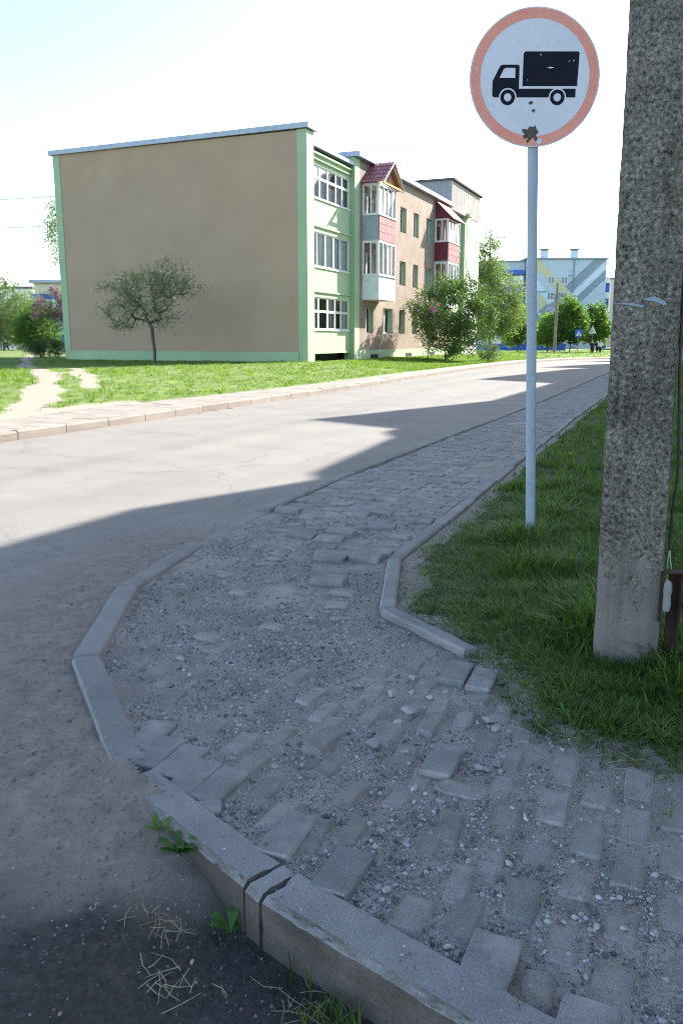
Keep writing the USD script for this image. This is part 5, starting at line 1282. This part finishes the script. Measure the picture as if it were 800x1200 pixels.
for y in (40.1, 45.6, 50.2): bp('cellar_vent', box(NF + 0.031, NF + 0.036, y, y + 1.1, Z0 + 0.08, Z0 + 0.28), 'dark_void')
bp('main_roof_edge', box(-17.0, NF + 0.26, GB1 - 0.06, MY1, 9.52, 9.74), 'roof_metal')
bp('main_roof', box(GXL + 0.3, -17.001, GB1, MY1, 9.50, 9.60), 'roof_felt')

# balconies
def balcony(y0, y1, spec, label):
    """stacked glazed balconies; spec: list of (slab bottom, parapet top, window top, front material, side material)."""
    BX = -14.35
    b = bp('balcony', cat_([box(NF + 0.002, BX - 0.002, y0 + 0.002, y1 - 0.002, s_[0], s_[0] + 0.12) for s_ in spec]), 'white_wall', label=label)
    for zb, zp_, zt, mf, ms in spec:
        obj(b, 'front_panel', box(BX - 0.04, BX, y0, y1, zb + 0.03, zp_), mf)
        if mf == 'pink_tile' or mf == 'maroon_tile':
            for i in range(6):
                for j in range(3):
                    w, h = (y1 - y0) / 6, (zp_ - zb - 0.03) / 3
                    obj(b, 'cladding_tile', box(BX + 0.001, BX + 0.014, y0 + i * w + 0.012, y0 + (i + 1) * w - 0.012, zb + 0.04 + j * h, zb + 0.03 + (j + 1) * h - 0.012), mf)
        for yy in (y0, y1 - 0.04): obj(b, 'side_panel', box(NF + 0.003, BX - 0.041, yy, yy + 0.04, zb + 0.03, zp_), ms)
        fr = 0.06
        n = 4
        cells = [rect(y0 + (y1 - y0) * i / n + fr / 2 + (fr / 2 if i == 0 else 0), y0 + (y1 - y0) * (i + 1) / n - fr / 2 - (fr / 2 if i == n - 1 else 0), zp_ + 0.10, zt - 0.08) for i in range(n)]
        f = obj(b, 'front_window', facade(rect(y0, y1, zp_ + 0.031, zt).difference(shapely.union_all(cells)), BX - 0.002, 0.06), 'white_paint')
        obj(f, 'pane', front(facade(shapely.union_all(cells), BX - 0.03, 0.006), (1, 0, 0)), 'window_glass')
        for yy in (y0, y1 - 0.06):
            cs = [rect(NF + 0.09, NF + 0.40, zp_ + 0.10, zt - 0.08), rect(NF + 0.46, BX - 0.13, zp_ + 0.10, zt - 0.08)]
            f = obj(b, 'side_window', sideslab(rect(NF + 0.004, BX - 0.065, zp_ + 0.031, zt).difference(shapely.union_all(cs)), yy, 0.06), 'white_paint')
            obj(f, 'pane', front(sideslab(shapely.union_all(cs), yy + 0.025, 0.006), (0, -1, 0)), 'window_glass')
        obj(b, 'inner_curtain', cat_([box(BX - 0.16, BX - 0.15, y0 + 0.15 + q * 0.55, y0 + 0.15 + q * 0.55 + 0.42, zp_ + 0.05, zt - 0.04) for q in range(4) if (q + int(zb)) % 4 != 2]), 'curtain_cloth', kind='stuff')
        obj(b, 'window_ledge', box(NF + 0.003, BX + 0.05, y0 - 0.05, y1 + 0.05, zp_ + 0.001, zp_ + 0.03), 'white_paint')
    return b
b1 = balcony(38.95, 41.35, [(3.20, 4.30, 5.90, 'pale_panel', 'pale_panel'), (5.92, 7.06, 8.46, 'pink_tile', 'blue_grey_panel')], 'balcony stack with a red tiled gable roof')
# its little gabled roof, ridge at right angles to the wall
rf = obj(b1, 'gable_roof', box(NF + 0.003, -14.33, 38.93, 41.37, 8.461, 8.50), 'white_paint', label='small red tiled gable roof over the balcony')
ym, hr_ = 40.15, 1.12
for s_ in (-1, 1):
    ey = ym + s_ * 1.52
    n = np.array([0, -s_ * hr_, 1.52]); n = n / np.linalg.norm(n) * (1, -1, 1)
    for i in range(7):                    # tile rows: courses up the slope, columns along the ridge
        for j in range(5):
            t0, t1 = j / 5, (j + 1.12) / 5
            xa, xb = NF + 0.02 + i * 0.165, NF + 0.02 + (i + 1) * 0.165 - 0.012
            P4 = []
            for xx in np.linspace(xa, xb, 5):
                bulge = 0.03 * math.sin(math.pi * (xx - xa) / (xb - xa))
                for t, lift in ((t0, 0.030), (t1, 0.0)):
                    P4.append((xx, ey + (ym - ey) * min(t, 1), 8.42 + hr_ * min(t, 1) + 0.035 + bulge + lift))
            P4 = np.array(P4)
            F4 = [(2 * k, 2 * k + 2, 2 * k + 3) for k in range(4)] + [(2 * k, 2 * k + 3, 2 * k + 1) for k in range(4)]
            V = np.vstack([P4, P4 - (0, 0, 0.02)])
            F4 = F4 + [(a + 10, c + 10, b_ + 10) for a, b_, c in F4]
            obj(rf, 'roof_tile', trimesh.Trimesh(V, np.array(F4), process=False), 'maroon_tile')
    obj(rf, 'barge_board', tube([(-14.02, ey, 8.42), (-14.02, ym, 8.42 + hr_ + 0.02)], 0.035, 4), 'white_paint')
tri = Polygon([(ym - 1.25, 8.502), (ym + 1.25, 8.502), (ym, 8.502 + 0.94)])
obj(rf, 'gable_board', facade(tri, -14.36, 0.04), 'yellow_wood')
for s_ in (-1, 1): obj(rf, 'rafter', tube([(-14.10, ym + s_ * 1.42, 8.43), (-14.10, ym, 9.46)], 0.045, 4), 'yellow_wood')
obj(rf, 'tie_beam', box(-14.13, -14.05, ym - 1.36, ym + 1.36, 8.42, 8.50), 'yellow_wood')
obj(rf, 'gable_window', facade(Point(ym + 0.05, 8.9).buffer(0.2, 8), -14.35, 0.02), 'far_glass')
b2 = balcony(50.95, 53.50, [(3.20, 4.35, 5.90, 'white_wall', 'white_wall'), (5.94, 7.05, 8.40, 'pink_tile', 'dark_maroon')], 'balcony stack with a dark red lean to roof')
lr = Polygon([(NF + 0.004, 8.42), (NF + 0.004, 9.46), (-14.12, 8.42)])
obj(b2, 'lean_to_cheek', sideslab(lr, 50.98, 0.04), 'dark_maroon')
obj(b2, 'lean_to_cheek', sideslab(lr, 53.40, 0.04), 'dark_maroon')
obj(b2, 'lean_to_roof', sideslab(Polygon([(NF + 0.005, 9.464), (NF + 0.005, 9.51), (-14.02, 8.38), (-14.10, 8.35)]), 50.85, 2.75), 'pink_tile')
# far recess, fin, white end section with the attic block
bp('bay_wall', facade(rect(MY1 + 0.001, 58.0, 0.78, 9.06).difference(shapely.union_all([rect(54.8, 57.8, a, b) for a, b in bays])), RC, 0.2), 'pale_green_paint')
for a, b in bays: window(RC - 0.04, 54.8, 57.8, a, b, mull=(55.6, 56.4, 57.1), trans=b - 0.42)
bp('pilaster', box(RC - 0.3, NF, 58.0, 58.62, Z0 - 0.3, 9.42), 'green_paint')
bp('pilaster', box(NF - 0.1, NF + 0.001, MY1 - 0.001, MY1 + 0.35, 0.8, 9.5), 'green_paint')
bp('pilaster_head', box(RC - 0.3, NF + 0.3, 57.94, 58.68, 9.421, 9.60), 'green_paint')
bp('end_wall', box(-16.4, NF + 0.02, 58.64, 62.0, Z0 - 0.3, 9.40), 'white_wall')
at = bp('attic_block', box(-20.2, NF - 0.06, 54.50, 61.9, 9.41, 11.20), 'grey_brick', label='grey brick attic block with ribbed siding on the street side')
for k in range(15):
    obj(at, 'siding_rib', box(NF - 0.058, NF + 0.03, 54.52 + k * 0.495, 54.52 + k * 0.495 + 0.34, 9.45, 11.16), 'corrugated_siding')
obj(at, 'attic_roof', box(-20.4, NF + 0.2, 54.35, 62.1, 11.201, 11.30), 'roof_felt')
# roof vents
bp('vent_pipe', cat_([cyl(-16.5, 35.4, 9.1, 9.85, 0.06, 12), cyl(-16.5, 35.4, 9.86, 9.92, 0.22, 12)]), 'roof_felt')

# ------------------------------------------------------------------ the far striped block at the end of the street
fa = np.array([-29.24, 154.68]); fb = np.array([-16.3, 160.1])
ang = math.atan2(*(fb - fa)[::-1]); Wd = float(np.linalg.norm(fb - fa))
fbk = thing('striped_block', 'distant five storey pale blue block with grey and yellow diagonal stripes on its gable', 'building', (fa[0], fa[1], -0.3), ang)
Hb = 15.5
obj(fbk, 'gable_wall', box(0, Wd, 0, 0.4, -0.5, Hb), 'pale_blue_wall')
obj(fbk, 'main_body', box(0.1, Wd - 0.1, 0.41, 60, -0.5, Hb - 0.1), 'pale_blue_wall')
obj(fbk, 'roof_edge', box(-0.3, Wd + 0.3, -0.3, 60, Hb + 0.001, Hb + 0.25), 'slate_stripe')
gr = rect(0, Wd, 0.2, Hb)
def zq(x, y): return ((570 + x / 5.333 - 612.7) / 91.3 * Wd, Hb - (280 + y / 5.333 - 306) / 98 * Hb)
def stripe(pts, m_, y):
    pg = Polygon([zq(*q) for q in pts]).intersection(gr)
    if pg.area > 0: obj(fbk, 'painted_stripe', sideslab(pg, y - 0.02, 0.0195), m_)
stripe([(715, 138), (640, 138), (230, 520), (230, 590)], 'slate_stripe', 0.0)
stripe([(715, 200), (715, 250), (480, 470), (450, 440)], 'slate_stripe', 0.0)
stripe([(715, 150), (715, 188), (430, 460), (410, 440)], 'light_stripe', 0.0)
stripe([(245, 150), (300, 138), (530, 350), (500, 385)], 'yellow_stripe', -0.021)
stripe([(245, 200), (245, 270), (370, 400), (410, 380)], 'light_stripe', -0.021)
stripe([(232, 160), (252, 160), (252, 640), (232, 640)], 'yellow_stripe', -0.042)
stripe([(315, 330), (360, 380), (360, 400), (315, 440)], 'yellow_stripe', -0.042)
stripe([(300, 620), (400, 620), (400, 690), (300, 690)], 'yellow_stripe', -0.021)
stripe([(530, 640), (620, 690), (540, 690)], 'slate_stripe', -0.021)
def zrect(x0, x1, y0, y1):
    a, b = zq(x0, y1), zq(x1, y0)
    return a[0], b[0], a[1], b[1]
for r_ in range(5):
    for x0 in (362, 443):
        a, b, c, d = zrect(x0, x0 + 40, 235 + r_ * 92, 280 + r_ * 92)
        f = obj(fbk, 'window', sideslab(rect(a, b, c, d), -0.10, 0.03), 'white_paint')
        m_ = (a + b) / 2
        for q in ((a + 0.07, m_ - 0.04), (m_ + 0.04, b - 0.07)): obj(f, 'pane', sideslab(rect(*q, c + 0.08, d - 0.08), -0.115, 0.012), 'far_glass')
for x0 in (320, 505):
    a, b, _, d = zrect(x0, x0 + 40, 85, 130)
    ch = obj(fbk, 'chimney', box(a, b, 0.5, 1.6, Hb + 0.25, d - 0.1), 'light_stripe')
    obj(ch, 'chimney_cap', box(a - 0.25, b + 0.25, 0.2, 1.9, d + 0.1, d + 0.25), 'slate_stripe')
    obj(ch, 'cap_post', box(a + 0.1, b - 0.1, 0.6, 1.5, d - 0.1, d + 0.1), 'slate_stripe')
px_, _ = zq(518, 0)
z1_, z2_ = zq(0, 140)[1], zq(0, 330)[1]
obj(fbk, 'gas_pipe', cat_([cyl(px_, -0.12, z2_, z1_, 0.09, 6), tube([(px_ - 0.9, -0.12, zq(0, 232)[1]), (px_, -0.12, zq(0, 232)[1])], 0.07, 6), tube([(zq(300, 0)[0], -0.12, zq(0, 325)[1]), (zq(360, 0)[0], -0.12, zq(0, 325)[1])], 0.1, 6), tube([(px_, -0.12, z1_), (px_ + 0.7, -0.12, z1_)], 0.07, 6)]), 'slate_stripe')
obj(fbk, 'side_wall', box(Wd - 0.09, Wd + 0.25, 0.41, 60, -0.5, Hb - 0.05), 'white_wall')
for k in range(5):                     # balconies on the right side
    for y0 in (1.2, 9.2):
        za, zb = zq(0, 325 + k * 92)[1], zq(0, 272 + k * 92)[1]
        obj(fbk, 'balcony', box(Wd + 0.251, Wd + 1.2, y0, y0 + 3.4, za, zb), 'blue_panel')
        obj(fbk, 'balcony_glazing', box(Wd + 0.251, Wd + 1.15, y0, y0 + 3.4, zb + 0.01, zb + 1.15), 'white_wall')
# the wing on its left, with blue balconies
wt = zq(0, 150)[1]
obj(fbk, 'left_wing', box(-7.5, -0.01, 1.2, 14, -0.5, wt), 'pale_blue_wall')
obj(fbk, 'wing_roof', box(-7.7, -0.01, 0.9, 14, wt + 0.001, wt + 0.25), 'slate_stripe')
obj(fbk, 'wing_canopy', box(-6.0, -0.35, 0.0, 1.19, zq(0, 226)[1], zq(0, 200)[1]), 'blue_panel')
for k in range(5):
    za, zb = zq(0, 325 + k * 90)[1], zq(0, 284 + k * 90)[1]
    zt = zq(0, 234 + k * 90)[1]
    obj(fbk, 'wing_balcony', box(-6.0, -0.35, 0.1, 1.19, za, zb), 'blue_panel')
    obj(fbk, 'balcony_glazing', box(-5.9, -0.4, 0.13, 1.19, zb + 0.001, zt), 'cream_wall')
    for q in range(6): obj(fbk, 'wing_window', box(-5.75 + q * 0.90, -5.75 + q * 0.90 + 0.72, 0.10, 0.129, zb + 0.12, zt - 0.1), 'white_paint' if (q + k) % 3 else 'far_glass')

def block(name, label, loc, rot, w, d, h, wall, floors_, nwin, trim=None):
    t = thing(name, label, 'building', loc, rot)
    obj(t, 'wall', box(0, w, 0, d, -0.8, h), wall)
    obj(t, 'roof_edge', box(-0.2, w + 0.2, -0.2, d + 0.2, h + 0.001, h + 0.35), trim or 'roof_felt')
    for fl in range(floors_):
        z = 1.2 + fl * 2.9
        for k in range(nwin):
            x0 = 0.8 + k * (w - 1.6) / nwin
            f = obj(t, 'window', box(x0, x0 + 1.5, -0.04, -0.002, z, z + 1.45), 'white_paint')
            for dx in (0.08, 0.8): obj(f, 'pane', box(x0 + dx, x0 + dx + 0.62, -0.055, -0.041, z + 0.1, z + 1.35), 'far_glass')
            if trim == 'blue_panel': obj(t, 'balcony', box(x0 - 0.2, x0 + 1.8, -0.9, -0.003, z - 1.15, z - 0.1), 'blue_panel')
    return t
block('grey_block', 'grey far apartment block seen as a narrow strip right of the striped gable', (-19.4, 203.3, -0.3), YAW - 0.1, 14, 12, 14.9, 'grey_block', 5, 5)
block('white_blue_block', 'white and blue far block seen past the right edge of the concrete pole', (-4.4, 160.7, -0.3), YAW, 16, 12, 14.6, 'white_wall', 5, 5, 'blue_panel')
block('pale_block', 'pale long far block above the willowy trees at the left edge', (-121.0, 101.5, 0.0), YAW, 22.5, 12, 9.4, 'white_wall', 3, 8)
bk = thing('blue_cream_block', 'far blue building with a cream top band seen beside the gable', 'building', (-78.5, 86.4, 0.0), YAW + 0.1)
obj(bk, 'wall', box(0, 16, 0, 12, -0.8, 6.4), 'light_stripe')
obj(bk, 'blue_band', box(-0.25, 16.2, -0.25, 12.2, 6.41, 7.0), 'blue_panel')
obj(bk, 'cream_band', box(0.2, 15.8, 0.2, 11.8, 7.01, 8.35), 'cream_wall')
obj(bk, 'roof_edge', box(-0.3, 16.3, -0.3, 12.3, 8.36, 8.7), 'roof_metal')
for fl in range(2):
    for k in range(5):
        obj(bk, 'balcony', box(0.3 + k * 3.1, 2.9 + k * 3.1, -1.0, -0.01, 0.8 + fl * 2.8, 2.0 + fl * 2.8), 'blue_panel')
        f = obj(bk, 'window', box(0.5 + k * 3.1, 2.6 + k * 3.1, -0.05, -0.011, 2.2 + fl * 2.8, 3.5 + fl * 2.8), 'white_paint')
        obj(f, 'pane', box(0.65 + k * 3.1, 2.45 + k * 3.1, -0.07, -0.051, 2.3 + fl * 2.8, 3.4 + fl * 2.8), 'far_glass')

# long blue board fence beyond the bend
bfz = -0.15
bf = thing('blue_fence', 'low blue panel fence under the drooping birch at the far end of the lawn', 'fence', (-26.5, 108.2, bfz), YAW)
for k in range(8):
    obj(bf, 'fence_panel', box(k * 1.45, k * 1.45 + 1.38, 0, 0.05, 0.1, 0.95), 'blue_panel')
    obj(bf, 'post', box(k * 1.45 - 0.06, k * 1.45 - 0.006, -0.02, 0.07, 0, 1.05), 'slate_stripe')

# ------------------------------------------------------------------ street furniture at the bend
wp = thing('wooden_pole', 'old wooden power pole with a short cross arm at the bend of the street', 'utility pole', (-14.06, 91.7, -0.5), YAW)
obj(wp, 'shaft', tube([(0, 0, -0.3), (0, 0, 7.55)], [0.17, 0.12], 8), 'old_wood')
obj(wp, 'cross_arm', tube([(0, -0.1, 6.55), (0.55, -0.1, 6.25), (1.1, -0.1, 6.0)], 0.05, 6), 'old_wood')
obj(wp, 'cross_arm', tube([(0, -0.1, 6.3), (-0.6, -0.1, 6.45)], 0.05, 6), 'old_wood')
cs = thing('crossing_sign', 'square blue pedestrian crossing sign on a grey post', 'road sign', (-12.44, 97.8, -0.35), YAW)
obj(cs, 'post', tube([(0, 0, -0.3), (0, 0, 2.7)], 0.05, 8), 'old_wood')
obj(cs, 'sign_plate', box(-0.40, 0.40, -0.08, -0.05, 1.95, 2.75), 'sign_blue')
obj(cs, 'white_triangle', sideslab(Polygon([(-0.31, 2.07), (0.31, 2.07), (0, 2.66)]), -0.10, 0.019), 'white_paint')
obj(cs, 'walking_figure', cat_([sideslab(Polygon(p), -0.115, 0.014) for p in ([(-.02, 2.28), (.05, 2.28), (.04, 2.46), (-.02, 2.46)], [(0, 2.28), (.05, 2.28), (.12, 2.1), (.07, 2.1)], [(-.02, 2.28), (.03, 2.28), (-.06, 2.1), (-.12, 2.1)])] + [sideslab(Point(.015, 2.51).buffer(.04), -0.115, 0.014)]), 'sign_navy')
ts = thing('triangle_sign', 'back of a triangular warning sign on a thin post', 'road sign', (-11.63, 103.5, -0.35), YAW)
obj(ts, 'post', tube([(0, 0, -0.3), (0, 0, 3.3)], 0.05, 8), 'old_wood')
obj(ts, 'sign_plate', sideslab(Polygon([(-0.48, 2.35), (0.48, 2.35), (0, 3.25)]), -0.08, 0.02), 'white_wall')
dg = thing('drain_grate', 'sunken dark drain opening at the far edge of the brick pavement', 'drain', (-2.52, 13.4, -0.045))
obj(dg, 'frame', cat_([box(-0.3, 0.3, -0.35, -0.30, -0.02, 0.02), box(-0.3, 0.3, 0.30, 0.35, -0.02, 0.02), box(-0.3, -0.25, -0.3, 0.3, -0.02, 0.02), box(0.25, 0.3, -0.3, 0.3, -0.02, 0.02)]), 'rusty_iron')
for k in range(5): obj(dg, 'bar', box(-0.24, 0.24, -0.26 + k * 0.12, -0.21 + k * 0.12, -0.02, 0.012), 'rusty_iron')

# overhead wires
def wire(label, a, b, sag, r=0.012):
    t = np.linspace(0, 1, 40)[:, None]
    p = np.array(a) * (1 - t) + np.array(b) * t
    p[:, 2] -= sag * 4 * (t * (1 - t))[:, 0]
    single('overhead_wire', tube(p, r, 5), 'wire_cable', label, 'cable')
wire('thin cable that leads from the block roof across the sky behind the round sign', (-16.0, 41.0, 10.3), (5.0, 50.0, 16.2), 0.9)
wire('upper thin cable at the left edge of the sky beside the gable', (-70, 40, 10.5), (-20, 62, 14.0), 0.8, 0.02)
wire('lower thin cable at the left edge of the sky beside the gable', (-70, 40, 9.0), (-22, 62, 11.5), 0.8, 0.02)

# ------------------------------------------------------------------ people far off
def person(label, loc, rotz, J, shirt, trousers, hair='hair_dark', s=1.0):
    """J: joints of the pose (metres, standing figure about 1.75 tall); one continuous body, clothes as children."""
    p = thing('person', label, 'person', loc, rotz)
    R = dict(head=.105, neck=.055, chest=.135, waist=.12, hipl=.095, hipr=.095, kneel=.06, kneer=.06, footl=.045, footr=.045, toel=.03, toer=.03, shl=.06, shr=.06, ell=.045, elr=.045, hal=.038, har=.038)
    def bone(a, b, k=0.0):
        sp = []
        for j in (a, b):
            sp.append(m3.Manifold.sphere(R[j] + k, 16).translate(J[j]))
        return m3.Manifold.batch_hull(sp)
    bones = [('head', 'neck'), ('neck', 'chest'), ('chest', 'waist'), ('chest', 'shl'), ('chest', 'shr'), ('neck', 'shl'), ('neck', 'shr'), ('waist', 'hipl'), ('waist', 'hipr'), ('hipl', 'kneel'), ('hipr', 'kneer'), ('kneel', 'footl'), ('kneer', 'footr'), ('footl', 'toel'), ('footr', 'toer'), ('shl', 'ell'), ('shr', 'elr'), ('ell', 'hal'), ('elr', 'har')]
    h = np.array(J['head'])
    body = m3.Manifold.batch_boolean([bone(*b) for b in bones] + [m3.Manifold.sphere(.02, 8).translate((h[0], h[1] - .10, h[2] - .01))], m3.OpType.Add)
    obj(p, 'body', body, 'skin', 40)
    tr = m3.Manifold.batch_boolean([bone('waist', 'hipl', .012), bone('waist', 'hipr', .012), bone('hipl', 'kneel', .012), bone('hipr', 'kneer', .012)] + ([bone('kneel', 'footl', .008), bone('kneer', 'footr', .008)] if trousers[1] else []), m3.OpType.Add)
    obj(p, 'trousers', tr, trousers[0], 40)
    sh = m3.Manifold.batch_boolean([bone('chest', 'waist', .018), bone('chest', 'shl', .018), bone('chest', 'shr', .018), bone('shl', 'ell', .012), bone('shr', 'elr', .012)], m3.OpType.Add)
    obj(p, 'shirt', sh, shirt, 40)
    obj(p, 'hair', m3.Manifold.sphere(.113, 16).translate((h[0], h[1] + .018, h[2] + .02)) - m3.Manifold.cube((.4, .2, .3), True).translate((h[0], h[1] - .13, h[2] - .06)), hair, 40)
    return p
def stand(stride=0.12, arm=0.1, bend=0.0):
    return dict(head=(0, -.02, 1.62), neck=(0, 0, 1.46), chest=(0, 0, 1.28), waist=(0, 0, 1.05), hipl=(-.09, 0, .93), hipr=(.09, 0, .93), kneel=(-.10, -stride * .7, .50), kneer=(.10, stride * .4, .50), footl=(-.10, -stride, .06), footr=(.10, stride * 1.2, .07), toel=(-.10, -stride - .15, .035), toer=(.10, stride * 1.2 - .14, .035),
                shl=(-.19, 0, 1.40), shr=(.19, 0, 1.40), ell=(-.25, .02 + arm * .3, 1.12), elr=(.25, -.02 - arm * .3, 1.12), hal=(-.24, -.04 - bend, .88 + bend), har=(.24, -.10 - bend, .88 + bend))
pz = lambda x, y: float(h_road(np.array([x]), np.array([y]))[0])
person('pedestrian in black, the left one of the three at the crossing', (-11.55, 103.4, -0.52), YAW, stand(.12, .1, .15), 'black_cloth', ('black_cloth', False))
person('pedestrian in black shirt and shorts in the middle of the three at the crossing', (-11.1, 104.4, -0.52), YAW + 0.3, stand(.2, .1, .05), 'black_cloth', ('black_cloth', False))
person('pedestrian in a white top and black shorts, right of the other two', (-10.6, 102.9, -0.52), YAW, stand(.1, .2, .25), 'white_cloth', ('black_cloth', False))
person('far person in a light shirt standing on the lawn before dark trees', (-77.0, 82.7, 0.0), YAW, stand(.08, .1), 'white_cloth', ('blue_cloth', True))
person('far person in dark trousers walking at the left edge of the lawn', (-78.0, 80.7, 0.0), YAW - 0.6, stand(.25, .2, .1), 'white_cloth', ('black_cloth', True))

# ------------------------------------------------------------------ the block beside the viewer whose shadow lies on the street (outside the picture)
sb = thing('roadside_block', 'long apartment block on the near side of the street, outside the picture', 'building')
prof = Polygon([(5.0, 0.0), (5.0, 13.3), (22, 13.3), (25.0, 13.15), (25.1, 11.9), (26.0, 12.25), (30.0, 12.7), (31.4, 13.25), (150, 13.3), (150, 0)])
def along(poly, x0, th):
    m = extrude(poly, th); v = m.vertices.copy()
    m.vertices = np.stack([v[:, 2] + x0, v[:, 0], v[:, 1]], 1)
    return m
obj(sb, 'wall', along(prof, 4.06, 11.0), 'white_wall')
for pts in ([(31.9, 13.15), (37.4, 16.3), (38.9, 13.15)], [(47.2, 13.15), (55.6, 17.8), (64.2, 15.5), (64.3, 13.15)], [(64.6, 13.15), (70.1, 18.2), (74.0, 13.15)], [(78, 13.15), (86, 18.4), (87.5, 13.15)], [(95, 13.15), (103, 18.4), (104.5, 13.15)]):
    obj(sb, 'stair_head', along(Polygon([(a, b + 0.06) for a, b in pts]), 4.10, 3.0), 'white_wall')
